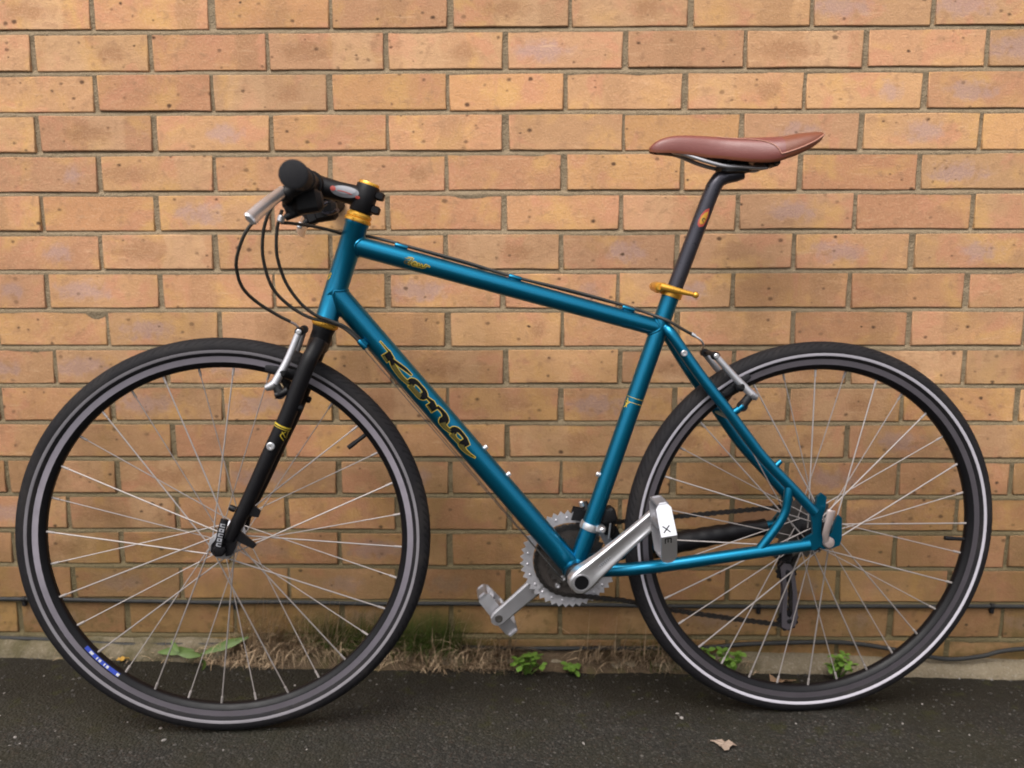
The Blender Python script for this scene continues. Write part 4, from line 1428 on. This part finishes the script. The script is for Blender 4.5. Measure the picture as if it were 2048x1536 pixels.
def crank_arm(sg, ang, ln, mat=M_silver):
    d = Vector((math.cos(ang), 0, math.sin(ang))); n = Vector((-d.z, 0, d.x))
    c0 = V(BBC[0], BBC[1], 0)
    # stations: distance, half width, outer face, inner face
    sts = [(-21, 3, 66, 54), (-19, 11, 70, 51), (-12, 18.5, 72.5, 50), (0, 21.5, 73.5, 49), (14, 21, 74, 50), (30, 19.0, 74.5, 54), (55, 17.6, 76, 60), (90, 16.4, 79, 65), (125, 15.4, 81.5, 69), (150, 14.8, 83, 71),
           (165, 14.8, 84, 72), (174, 14.6, 84, 72), (182, 11.5, 83.5, 72.5), (187, 4, 82, 74)]
    mb = MB(); vs = []; k = 16
    for (x, hw, so, si) in sts:
        x = x * ln / 172.0 if x > 0 else x
        # section: rounded shoulders with a shallow channel down the outer face
        ch = 1.3 if 25 < x < 150 else 0.0
        sec = [(-1, si + 3), (-1, so - 5), (-0.92, so - 2), (-0.78, so), (-0.55, so), (-0.42, so - ch), (0, so - ch * 1.15), (0.42, so - ch), (0.55, so), (0.78, so), (0.92, so - 2), (1, so - 5), (1, si + 3), (0.8, si), (0, si), (-0.8, si)]
        for a, s_ in sec:
            vs.append(c0 + d * (x / 1000) + n * (a * hw / 1000) + SIDE * (s_ * sg / 1000))
    fs = [(i * k + j, i * k + (j + 1) % k, (i + 1) * k + (j + 1) % k, (i + 1) * k + j) for i in range(len(sts) - 1) for j in range(k)]
    fs += [tuple(range(k))[::-1], tuple((len(sts) - 1) * k + j for j in range(k))]
    mb.add(vs, fs)
    ar = mb.build('crank_arm', mat, ck, angle=32)
    mb = MB()
    mb.lathe(c0 + SIDE * (73.6 * sg / 1000), SIDE * sg, [mm(*q_) for q_ in ((15.0, 0.0), (14.6, 0.9), (12.6, 0.9), (12.2, 0.2))], 32)
    mb.build('crank_collar', M_alloy, ck)
    mb = MB()  # black disc painted in for the shade inside the hollow pivot
    mb.lathe(c0 + SIDE * (73.9 * sg / 1000), SIDE * sg, [mm(*q_) for q_ in ((12.4, 0.0), (12.2, 0.45), (6, 0.25), (0, 0.25))], 28)
    mb.build('crank_hole_shade', M_blackprint, ck)
    e = c0 + d * (172 * ln / 172.0 / 1000)
    mb = MB()
    sx = 84.4 if sg > 0 else 71.6
    for s_ in (71.6 * sg, 84.3 * sg):
        mb.lathe(e + SIDE * (s_ / 1000), SIDE * (sg if s_ * sg > 75 else -sg), [mm(*q_) for q_ in ((7.4, -0.5), (7.2, 0.9), (4.0, 0.9), (3.6, 0.2), (0, 0.2))], 18)
    mb.build('pedal_axle_end', M_steel, ck)
    return e, d, n


ANG = R(43.2)
eL, dL, nL = crank_arm(1, ANG, 169)
eR, dR, nR = crank_arm(-1, ANG + math.pi, 176, M_alloy)
# faint maker's print inside the near arm's channel
mb = MB()
c0 = V(BBC[0], BBC[1], 0)
for i in range(7):
    x = 42 + i * 3.6
    p = c0 + dL * (x / 1000) + nL * (-0.2 / 1000) + SIDE * ((74.9 + (x - 40) * 0.055 - 1.3 + 0.25) / 1000)
    mb.box(p, dL * 0.0011, nL * (0.0026 if i % 2 else 0.0019), SIDE * 0.0003, 0.1)
mb.build('arm_print', M_greyprint, ck)


def pedal(e, sg, a1, label, text=False, off=0.0):
    """cage pedal on the axle at e; a1 is the unit vector of its long (fore and aft) direction"""
    pe_ = empty('pedal', bike); tag(pe_, label)
    a1 = a1.normalized(); a2 = Vector((-a1.z, 0, a1.x)); S = SIDE * sg
    e = e + S * 0.080
    def Q(x, y, s): return e + a1 * ((x + off) / 1000) + a2 * (y / 1000) + S * (s / 1000)
    mb = MB()
    mb.lathe(e, S, [mm(*q_) for q_ in ((7.5, 3), (8.5, 5), (8.5, 10), (12, 13), (12.5, 30), (11, 56), (9.5, 66), (4, 68))], 20)
    mb.build('spindle_body', M_alloy, pe_)
    for sx in (1, -1):
        mb = MB()   # fore and aft cage plates with teeth
        x0 = 49 * sx
        po = []
        for k in range(13):
            s_ = 10 + 50 * k / 12
            po.append(Q(x0 - 3 * sx, (10.5 if k % 2 else 8.0), s_))
        for k in range(12, -1, -1):
            s_ = 10 + 50 * k / 12
            po.append(Q(x0 - 3 * sx, -(10.5 if k % 2 else 8.0), s_))
        mb.prism(po, a1 * (0.003 * sx))
        mb.box(Q(x0 * 0.55, 0, 34), a1 * 0.020, a2 * 0.005, S * 0.004, 0.2)
        mb.build('cage_plate', M_alloy, pe_, angle=25)
    # inner and outer end plates: bowed, facets to both ends
    for s_in, bow, nm in ((11, -4, 'inner_plate'), (68, 12, 'outer_plate')):
        mb = MB()
        xs = [-51, -42, 0, 42, 51]; hy = [5.0, 13.0, 13.0, 12.5, 5.0]
        bb = [-bow, -bow * 0.75, bow * 0.6, -bow * 0.75, -bow]
        vs = []
        for t_ in (0, 3.0):
            for x, h, b in zip(xs, hy, bb):
                vs += [Q(x, h, s_in + b + t_), Q(x, -h, s_in + b + t_)]
        fs = []
        for k in range(4):
            a = 2 * k
            fs += [(a, a + 2, a + 3, a + 1), (10 + a, 11 + a, 13 + a, 12 + a), (a, 10 + a, 12 + a, a + 2), (a + 1, a + 3, 13 + a, 11 + a)]
        fs += [(0, 1, 11, 10), (8, 18, 19, 9)]
        mb.add(vs, fs)
        mb.build(nm, M_silver if nm == 'outer_plate' else M_alloy, pe_, angle=20)
    if text:
        mb = MB()
        def face(x, y, lift):      # surface of the outer plate's upper and lower facets
            ax_ = abs(x); b = 7.2 + (-9.0 - 7.2) * min(ax_, 42) / 42
            return Q(x, y, 68 + b + 3.0 + 0.35 + lift * 1000)
        def st(pts, i): ribbon(mb, face, pts, lift=0.00005 * i)
        for i, pts in enumerate(([(16, 7.5, 1.8), (6, -3.5, 1.8)], [(6, 7.5, 1.8), (16, -3.5, 1.8)],
                                 [(-4, 7, 1.8), (-4, -4, 1.8)], [(-4, -3, 1.8), (-13, -3, 1.8)], [(-4, 2, 1.8), (-11.5, 2, 1.8)], [(-4, 6.6, 1.8), (-13, 6.6, 1.8)])):
            st(pts, i)
        mb.build('pedal_lettering', M_blackprint, pe_)
    return pe_


pedal(eL, 1, Vector((-0.15, 0, 0.99)), 'near pedal with black letters on its polished end plate', True, -10.0)
pedal(eR, -1, Vector((-0.62, 0, 0.78)), 'far pedal hanging behind the lower crank arm')

# --- chain, cassette, derailleurs
ch = []
RP = 64.8


def arcpts(c, r, a0, a1, n):
    return [(c[0] + r * math.cos(a0 + (a1 - a0) * i / n), c[1] + r * math.sin(a0 + (a1 - a0) * i / n)) for i in range(n + 1)]


path = []
path += [(1033 + 36 * math.cos(R(95)), 344 + 36 * math.sin(R(95)))]
path += arcpts(BBC, RP, R(93.5), R(262), 40)                    # round the front of the ring
path += [(700, 203), (800, 181), (900, 164), (1000, 149)]
path += arcpts((1012, 158), 17, R(262), R(370), 8)
path += [(1020, 195)]
path += arcpts((1008, 252), 17, R(-10) + 2 * math.pi, R(170), 8)[::1] if False else [(1020, 230), (1018, 262), (1030, 290)]
path += arcpts((1033, 344), 36, R(-60), R(95), 14)
# resample at the chain pitch
res, acc = [Vector(path[0])], 0.0
pts2 = [Vector(p) for p in path]
out = [pts2[0]]
left = 12.7
for a, b in zip(pts2, pts2[1:]):
    seg = (b - a).length; pos_ = 0.0
    while seg - pos_ >= left:
        pos_ += left; out.append(a.lerp(b, pos_ / seg)); left = 12.7
    left -= seg - pos_
mb = MB()
for i, (a, b) in enumerate(zip(out, out[1:])):
    d = (b - a).normalized(); n = Vector((-d.y, d.x)); m0 = (a + b) / 2; half = 9.6
    so = 3.6 if i % 2 else 2.4
    for sg in (1, -1):
        prof = [(-half, 0), (-half + 1.6, 3.6), (-half + 4.6, 4.1), (0, 2.6), (half - 4.6, 4.1), (half - 1.6, 3.6), (half, 0), (half - 1.6, -3.6), (half - 4.6, -4.1), (0, -2.6), (-half + 4.6, -4.1), (-half + 1.6, -3.6)]
        sx = -42.5 + so * sg
        mb.prism([V(m0.x + d.x * x + n.x * y, m0.y + d.y * x + n.y * y, sx) for x, y in prof], SIDE * 0.0010)
    mb.tube([V(a.x, a.y, -46.6), V(a.x, a.y, -37.6)], 0.0022, 6)
mb.build('chain', simple('chain_steel', (0.034, 0.030, 0.028), 0.34, 0.6, 0.5, 220), bike, angle=25)

dt = empty('drivetrain', bike)
mb = MB()
for k, N in enumerate((28, 24, 21, 18, 16, 14, 13, 11)):
    rp = 12.7 / (2 * math.sin(math.pi / N)); s0 = -25 - 4.6 * k
    o, i_ = [], []
    for q_ in range(N * 4):
        a = 2 * math.pi * q_ / (N * 4); r = (rp - 3.4, rp, rp + 3.2, rp)[q_ % 4]
        o.append(V(WB + r * math.cos(a), AX + r * math.sin(a), s0)); i_.append(V(WB + 17 * math.cos(a), AX + 17 * math.sin(a), s0))
    mb.annulus(o, i_, SIDE * -0.0022)
mb.build('cassette', M_steel, dt, angle=25)


def jockey(mb, c, s0):
    N = 11; o, i_ = [], []
    for q_ in range(N * 4):
        a = 2 * math.pi * q_ / (N * 4); r = (17.5, 19.5, 21.5, 19.5)[q_ % 4]
        o.append(V(c[0] + r * math.cos(a), c[1] + r * math.sin(a), s0)); i_.append(V(c[0] + 4 * math.cos(a), c[1] + 4 * math.sin(a), s0))
    mb.annulus(o, i_, SIDE * -0.004)


mb = MB()
mb.tube(VS([(1030, 318, -66), (1026, 300, -74), (1012, 284, -80), (1000, 268, -78)]), mm(8, 11, 14, 12), 14)
mb.tube(VS([(1018, 296, -76), (1036, 276, -82), (1022, 262, -74), (1008, 256, -66)]), mm(8, 10, 11, 9), 14)
mb.build('rear_derailleur', M_blackmat, dt)
for s0 in (-50, -38):
    mb = MB()
    po = [(995, 262), (1002, 270), (1014, 268), (1022, 256), (1030, 215), (1034, 165), (1030, 148), (1016, 140), (1004, 146), (1003, 170), (1004, 215)]
    hole = [(1005, 254), (1007, 258), (1012, 257), (1015, 250), (1022, 212), (1024, 172), (1022, 166), (1018, 164), (1013, 168), (1012, 178), (1012, 214)]
    mb.annulus([V(a, b, s0) for a, b in po], [V(a, b, s0) for a, b in hole], SIDE * 0.002)
    mb.build('derailleur_cage', M_track_dark, dt)
for c in ((1010, 252), (1018, 157)):
    mb = MB(); jockey(mb, c, -42); mb.lathe(V(c[0], c[1], -42), SIDE, [mm(*q_) for q_ in ((5, -8), (5, 6), (3, 7))], 12); mb.build('jockey_wheel', M_blackmat, dt, angle=25)
fd = empty('front_derailleur', bike)
mb = MB()
p = ST0 + sdir * ((V(620, 360) - ST0).dot(sdir))
mb.lathe(p, sdir, [mm(*q_) for q_ in ((15.8, -6.5), (17.8, -6), (18.2, -4), (18.2, 4), (17.8, 6), (15.8, 6.5))], 32)
mb.box(V(642, 356, 6), (0.009, 0, -0.002), SIDE * 0.012, (0.001, 0, 0.006), 0.3)
mb.lathe(V(645, 355, 16), SIDE, [mm(*q_) for q_ in ((5, -3), (5, 3), (3.6, 4.4), (2, 4.4))], 14)
mb.build('clamp_band', M_silver, fd)
mb = MB()
mb.box(V(658, 374, -14), (0.016, 0, 0.003), SIDE * 0.012, (-0.004, 0, 0.014), 0.3)
mb.box(V(664, 352, -24), (0.010, 0, 0.0), SIDE * 0.010, (0, 0, 0.016), 0.3)
mb.tube(VS([(622, 384, -14), (618, 398, -18)]), mm(7, 5), 12)
for s0 in (-36, -52):
    po = [(V(BBC[0] + r * math.cos(R(a)), BBC[1] + r * math.sin(R(a)), s0)) for r, a in ((78, 92), (100, 88), (104, 60), (104, 35), (100, 12), (80, 10), (84, 30), (84, 60))]
    mb.prism(po, SIDE * 0.0014)
mb.build('derailleur_body', M_blackmat, fd)
mb = MB()
mb.lathe(V(612, 396, -12), (-0.3, 0, 0.95), [mm(*q_) for q_ in ((4.5, -5), (4.5, 3), (3, 4.4))], 12)
mb.build('adjuster_bolt', M_silver, fd)
mb = MB(); mb.tube(VS([(664, 366, -6), (662, 332, -8)]), 0.0018, 8)
mb.build('derailleur_wire', M_silver, fd)
# neoprene guard round the far chain stay
mb = MB()
c = catmull([(752, 301, -50), (829, 313, -55), (898, 323.5, -59), (972, 333.5, -62)], 8)
mb.tube(VS(c), [0.0215 - 0.0068 * i / len(c) + 0.0008 * math.sin(i * 1.9) for i in range(len(c))], 20)
mb.build('chain_stay_guard', M_black, bike)
# rear quick release
mb = MB()
mb.lathe(V(WB, AX, 66), SIDE, [mm(*q_) for q_ in ((9, 0), (10, 2), (10, 7), (8, 10), (3, 11))], 24)
c = catmull([(WB - 6, 348, 74), (WB - 9, 362, 77), (WB - 7, 378, 79), (WB - 4, 394, 79), (WB - 2, 404, 78)], 5)
rr = [0.0058 + 0.0030 * (i / len(c)) ** 1.5 for i in range(len(c))]; rr[-1] = 0.007
mb.tube(VS(c), rr, 16, flat=0.55, flatdir=(0, 1, 0))
mb.build('quick_release_lever', M_pink, bike)


# ------------------------------------------------------------------ cables on the wall
def wall_cable(pts, r, label, clips=(), n=8):
    root = empty('wall_cable', None, pts[0]); off = -Vector(pts[0])
    tag(root, label, 'cable')
    P = [Vector(p) for p in catmull(pts, n)]
    P = [p + Vector((0, noise.noise(p * 7) * 0.0012, noise.noise(p * 5 + Vector((3, 0, 0))) * 0.0022)) for p in P]
    mb = MB(); mb.tube([p + off for p in P], r, 10)
    mb.build('cable', M_wallcable, root)
    for x in clips:
        c = min(P, key=lambda p: abs(p.x - x)) + off
        mb = MB()
        mb.lathe(c - Vector((0.004, 0, 0)), (1, 0, 0), [mm(*q_) for q_ in ((r * 1000 + 0.2, 0), (r * 1000 + 1.8, 0.4), (r * 1000 + 1.8, 7.6), (r * 1000 + 0.2, 8))], 14)
        mb.box(c + Vector((0, 0.001, -0.010)), (0.004, 0, 0), (0, 0.004, 0), (0, 0, 0.005), 0.3)
        mb.build('cable_clip', M_blackmat, root)


wall_cable([(-1.7, -0.004, 0.214), (-0.6, -0.005, 0.207), (-0.084, -0.005, 0.2045), (0.229, -0.005, 0.2), (0.405, -0.005, 0.1988), (0.849, -0.005, 0.1978), (1.258, -0.005, 0.1958),
            (1.564, -0.005, 0.1952), (2.016, -0.005, 0.1985), (2.6, -0.005, 0.199), (3.6, -0.005, 0.197)], 0.0042,
           'straight black cable clipped along a mortar joint of the brick wall', (-0.035, 0.412, 0.93, 1.47, 1.95))
wall_cable([(-1.7, -0.008, 0.133), (-0.5, -0.008, 0.124), (-0.087, -0.009, 0.1204), (0.038, -0.010, 0.1167), (0.163, -0.012, 0.1098), (0.392, -0.013, 0.1101), (0.642, -0.012, 0.1105), (0.951, -0.010, 0.1062),
            (1.157, -0.010, 0.1053), (1.362, -0.010, 0.1073), (1.463, -0.010, 0.1166), (1.585, -0.010, 0.1216), (1.667, -0.010, 0.1189), (1.749, -0.012, 0.1075), (1.821, -0.014, 0.0939),
            (1.872, -0.016, 0.0889), (1.932, -0.014, 0.0946), (2.02, -0.011, 0.1103), (2.3, -0.010, 0.122), (3.6, -0.010, 0.118)], 0.0045,
           'lower black cable sagging in waves just above the foot of the wall', ())


# ------------------------------------------------------------------ weeds, straw, litter
def leaf_mesh(name, ln, wd, mat, seed, fold=0.25, droop=0.3, n=5, round_=False):
    r = random.Random(seed)
    vs, fs = [], []
    for i in range(n + 1):
        t = i / n
        w = wd * (math.sin(math.pi * min(1, t * 0.96 + 0.02)) ** (0.55 if round_ else 0.8)) * (1.0 + 0.12 * r.uniform(-1, 1)) * (1 if not round_ else (0.6 + 0.6 * t))
        x = ln * t; z = -droop * ln * t * t
        vs += [(x, -w / 2, z + fold * w / 2), (x, 0, z), (x, w / 2, z + fold * w / 2)]
    for i in range(n):
        a = 3 * i
        fs += [(a, a + 1, a + 4, a + 3), (a + 1, a + 2, a + 5, a + 4)]
    me = bpy.data.meshes.new(name)
    me.from_pydata(vs, [], fs)
    me.materials.append(mat)
    me.polygons.foreach_set('use_smooth', [True] * len(fs))
    return me


clover = [leaf_mesh('leaf', 0.011, 0.010, M_leaf, k, 0.3, 0.2, 4, True) for k in range(4)]


def weed(x, y, h, spread, nst, label, seed):
    r = random.Random(seed)
    root = empty('weed', None, (x, y, gz(x) + 0.001))
    tag(root, label, 'weed', 'small leafy weeds along the wall')
    mb = MB()
    for k in range(nst):
        t = (k + 0.5) / nst
        a = r.uniform(0, 2 * math.pi)
        hh = h * (0.35 + 0.65 * r.random() ** 0.7)
        sx = spread * (t - 0.5) * 2 * r.uniform(0.6, 1.0); sy = -abs(r.gauss(0, 0.012)) - 0.006
        base = Vector((sx * 0.25, sy * 0.3, 0)); top = Vector((sx, sy, hh)); mid = base.lerp(top, 0.5) + Vector((0, -0.004, 0.004))
        mb.tube([base, mid, top], 0.0008, 5)
        a0 = r.uniform(0, 6.28)
        for q_ in range(3 if r.random() < 0.8 else 4):
            o = link('leaf', r.choice(clover), root)
            o.location = top
            o.scale = (r.uniform(0.95, 1.6),) * 3
            o.rotation_euler = (r.uniform(-0.3, 0.3), r.uniform(-0.6, 0.35), a0 + q_ * 2.1 + r.uniform(-0.3, 0.3))
        if r.random() < 0.7:
            o = link('leaf', r.choice(clover), root)
            o.location = mid; o.rotation_euler = (0.2, -0.2, r.uniform(0, 6.28)); o.scale = (0.8,) * 3
    mb.build('stem', M_leaf, root)


weed(1.008, -0.056, 0.044, 0.032, 15, 'densest bright green weed below the lower crank between the wheels', 3)
weed(1.096, -0.050, 0.020, 0.013, 6, 'tiny green weed beside the densest weed between the wheels', 4)
weed(1.358, -0.050, 0.062, 0.018, 9, 'green weed half hidden behind the front edge of the rear wheel', 5)
weed(1.412, -0.046, 0.056, 0.022, 12, 'green weed behind the rear wheel spokes, nearer the pedals', 6)
weed(1.628, -0.050, 0.054, 0.024, 13, 'upright green weed directly below the rear hub', 7)

# broad-leaved weed with two long leaves
bw = empty('broadleaf_weed', None, (0.335, -0.040, gz(0.335)))
tag(bw, 'long pale green dock leaves lying by the wall behind the front wheel', 'weed')
for (x, z, ln, wd, rz, ry, dr, sd) in ((-0.005, 0.028, 0.080, 0.016, R(178), R(4), 0.10, 1), (0.012, 0.022, 0.100, 0.017, R(6), R(-19), 0.03, 2), (0.012, 0.020, 0.045, 0.015, R(200), R(-15), 0.2, 3),
                                       (-0.030, 0.030, 0.034, 0.012, R(150), R(-30), 0.2, 4), (0.020, 0.016, 0.024, 0.012, R(-60), R(20), 0.4, 5)):
    o = link('leaf', leaf_mesh('leaf', ln, wd, M_broad, sd + 40, 0.35, dr, 9), bw)
    o.location = (x, -0.004 * sd, z); o.rotation_euler = (R(58), ry, rz) if abs(rz) < 1 else (R(-58), ry, rz)
mb = MB(); mb.tube([(0.01, 0, -0.004), (0.008, -0.004, 0.012), (0.012, -0.008, 0.023)], 0.0018, 6); mb.build('stem', M_broad, bw)


def blades(name, label_kind, mat, spots, seed):
    """spots: (count, x range, y range, length range, lean, spread in x)"""
    r = random.Random(seed)
    vs, fs = [], []
    for (cnt, x0, x1, y0, y1, l0, l1, lean, side, w) in spots:
        for _ in range(cnt):
            x = x0 + (x1 - x0) * r.random(); y = y0 + (y1 - y0) * r.random()
            ln = l0 + (l1 - l0) * r.random() ** 1.4
            a = r.gauss(side, 0.75); le = max(0.02, r.gauss(lean, 0.30))
            dirv = Vector((math.sin(a), -abs(math.cos(a)) * 0.45, 0))
            p = Vector((x, y, gz(x) - 0.003 + (0.018 if y > -0.03 else 0.006)))
            wv = Vector((dirv.y, -dirv.x, 0.15)).normalized() * (w * r.uniform(0.6, 1.3))
            b = len(vs); th = max(0.05, 1.45 - le)
            for k in range(5):
                t = k / 4
                vs += [tuple(p - wv * (1 - t) * 0.5), tuple(p + wv * (1 - t) * 0.5 + Vector((0, 0, 0.0002)))]
                step = ln / 4
                p = p + (dirv * math.cos(th) + Vector((0, 0, math.sin(th)))) * step
                p.y = min(p.y, -0.004)
                p.z = max(p.z, gz(p.x) + 0.002)
                th -= le * 0.55
            for k in range(4):
                fs.append((b + 2 * k, b + 2 * k + 1, b + 2 * k + 3, b + 2 * k + 2))
    me = bpy.data.meshes.new(name)
    me.from_pydata(vs, [], fs)
    me.materials.append(mat)
    o = link(name, me)
    tag(o, label_kind[0], label_kind[1], kind='stuff')


blades('dry_grass', ('dead straw coloured grass matted along the foot of the wall', 'grass'), M_straw, [
    (850, 0.39, 0.64, -0.030, -0.006, 0.07, 0.17, 0.72, 1.1, 0.0026),
    (260, 0.36, 0.52, -0.050, -0.010, 0.04, 0.10, 0.95, 0.3, 0.0022),
    (150, 0.44, 0.60, -0.020, -0.006, 0.05, 0.12, 0.45, -0.2, 0.0020),
    (1000, 0.66, 0.98, -0.040, -0.006, 0.05, 0.13, 0.80, 1.0, 0.0026),
    (260, 0.76, 1.02, -0.060, -0.020, 0.04, 0.09, 1.1, 1.1, 0.0022),
    (560, 1.11, 1.32, -0.035, -0.006, 0.05, 0.13, 0.72, 0.9, 0.0024),
    (90, 1.33, 1.48, -0.040, -0.006, 0.02, 0.06, 0.9, 0.2, 0.0018),
    (120, 0.05, 0.36, -0.050, -0.010, 0.02, 0.05, 1.0, 0.2, 0.0015)], 21)
blades('green_grass', ('dark green grass growing against the wall between the wheels', 'grass'), M_grass, [
    (1900, 0.58, 0.87, -0.022, -0.004, 0.040, 0.115, 0.42, 0.0, 0.0026),
    (420, 0.46, 0.60, -0.014, -0.004, 0.02, 0.065, 0.35, 0.0, 0.0018),
    (380, 1.22, 1.36, -0.014, -0.004, 0.02, 0.08, 0.40, 0.2, 0.0018),
    (90, 0.86, 0.96, -0.014, -0.004, 0.02, 0.06, 0.4, 0.0, 0.0016),
    (60, 1.25, 1.40, -0.050, -0.020, 0.02, 0.06, 0.7, 0.8, 0.0020)], 22)

# crumbled soil lying over the fillet where the grass grows
vs, fs = [], []
nx, ny = 200, 10
for i in range(nx + 1):
    x = 0.28 + 1.20 * i / nx
    env = min(1.0, max(0.0, (x - 0.28) / 0.12)) * min(1.0, max(0.0, (1.48 - x) / 0.12))
    wd = 0.052 + 0.016 * noise.noise(Vector((x * 5, 3, 1))) + 0.006 * noise.noise(Vector((x * 26, 3, 1)))
    for j in range(ny + 1):
        t = j / ny
        y = -0.001 - wd * t
        z = gz(x) + 0.0335 * env * (1 - t) ** 0.8 * (1.0 + 0.35 * noise.noise(Vector((x * 12, y * 12, 7)))) - 0.004 + 0.004 * noise.noise(Vector((x * 60, y * 60, 4)))
        vs.append((x, y, z))
for i in range(nx):
    for j in range(ny):
        a = i * (ny + 1) + j
        fs.append((a, a + 1, a + ny + 2, a + ny + 1))
me = bpy.data.meshes.new('soil'); me.from_pydata(vs, [], fs); me.materials.append(M_soil)
me.polygons.foreach_set('use_smooth', [True] * len(fs))
tag(link('soil', me), 'brown crumbled soil under the dead grass', 'soil', kind='stuff')


# loose grit and stone chips on the asphalt
def grit(name, count, rmin, rmax, mat, label, seed, y0=-0.75, y1=-0.035, bias=1.0):
    r = random.Random(seed)
    vs, fs = [], []
    ico = [(0, 0, 1), (0.894, 0, 0.447), (0.276, 0.851, 0.447), (-0.724, 0.526, 0.447), (-0.724, -0.526, 0.447), (0.276, -0.851, 0.447),
           (0.724, 0.526, -0.447), (-0.276, 0.851, -0.447), (-0.894, 0, -0.447), (-0.276, -0.851, -0.447), (0.724, -0.526, -0.447), (0, 0, -1)]
    icf = [(0, 1, 2), (0, 2, 3), (0, 3, 4), (0, 4, 5), (0, 5, 1), (1, 6, 2), (2, 7, 3), (3, 8, 4), (4, 9, 5), (5, 10, 1),
           (2, 6, 7), (3, 7, 8), (4, 8, 9), (5, 9, 10), (1, 10, 6), (11, 7, 6), (11, 8, 7), (11, 9, 8), (11, 10, 9), (11, 6, 10)]
    for _ in range(count):
        x = r.uniform(-0.35, 2.4); y = y1 + (y0 - y1) * r.random() ** bias
        rad = rmin + (rmax - rmin) * r.random() ** 3
        rot = Matrix.Rotation(r.uniform(0, 6.28), 3, 'Z') @ Matrix.Rotation(r.uniform(-0.5, 0.5), 3, 'X')
        sc = Vector((r.uniform(0.7, 1.4), r.uniform(0.6, 1.1), r.uniform(0.4, 0.8)))
        b = len(vs); c = Vector((x, y, gz(x) + gnoise(x, y) + rad * 0.15))
        for v in ico:
            q_ = Vector(v) * r.uniform(0.8, 1.15)
            vs.append(tuple(c + rot @ Vector((q_.x * sc.x, q_.y * sc.y, q_.z * sc.z)) * rad))
        fs += [tuple(b + k for k in f) for f in icf]
    me = bpy.data.meshes.new(name); me.from_pydata(vs, [], fs); me.materials.append(mat)
    tag(link(name, me), label, 'grit', kind='stuff')


grit('pale_grit', 150, 0.0010, 0.0046, M_grit, 'pale stone chips scattered over the dark asphalt', 5)
grit('dark_grit', 5200, 0.0010, 0.0036, M_dgrit, 'dark loose grit lying on the asphalt', 6)


def litter(x, y, ln, wd, mat, rz, label, seed, lobes=True):
    r = random.Random(seed)
    root = empty('dead_leaf', None, (x, y, gz(x) + gnoise(x, y) + 0.003))
    tag(root, label, 'dead leaf')
    root.rotation_euler = (0, 0, rz)
    n = 14
    vs = [(0, 0, 0.004)]
    for k in range(n):
        a = 2 * math.pi * k / n
        q_ = 1.0 + (0.38 * math.cos(3 * a + 0.6) if lobes else 0.0) + r.uniform(-0.18, 0.18)
        vs.append((math.cos(a) * ln / 2 * q_, math.sin(a) * wd / 2 * q_, abs(r.gauss(0.002, 0.004))))
    vs += [(v[0], v[1], v[2] - 0.0008) for v in vs]
    m1 = n + 1
    fs = [(0, 1 + k, 1 + (k + 1) % n) for k in range(n)] + [(m1, m1 + 1 + (k + 1) % n, m1 + 1 + k) for k in range(n)]
    fs += [(1 + k, m1 + 1 + k, m1 + 1 + (k + 1) % n, 1 + (k + 1) % n) for k in range(n)]
    me = bpy.data.meshes.new('leaf_blade'); me.from_pydata(vs, [], fs); me.materials.append(mat)
    link('leaf_blade', me, root)
    mb = MB(); mb.tube([(ln * 0.3, 0, 0.003), (ln * 0.55, wd * 0.06, 0.003), (ln * 0.8, wd * 0.02, 0.002)], 0.0008, 5)
    mb.build('leaf_stalk', mat, root)


litter(1.346, -0.314, 0.032, 0.026, M_deadleaf, R(150), 'pale crumpled dead leaf on the asphalt in front of the rear wheel', 2)
litter(1.505, -0.082, 0.045, 0.022, M_brownleaf, R(10), 'brown dead leaf on the asphalt behind the bottom of the rear wheel', 3)
litter(0.181, -0.046, 0.018, 0.012, M_yellowleaf, R(30), 'small orange yellow leaf seen through the front wheel', 4, False)
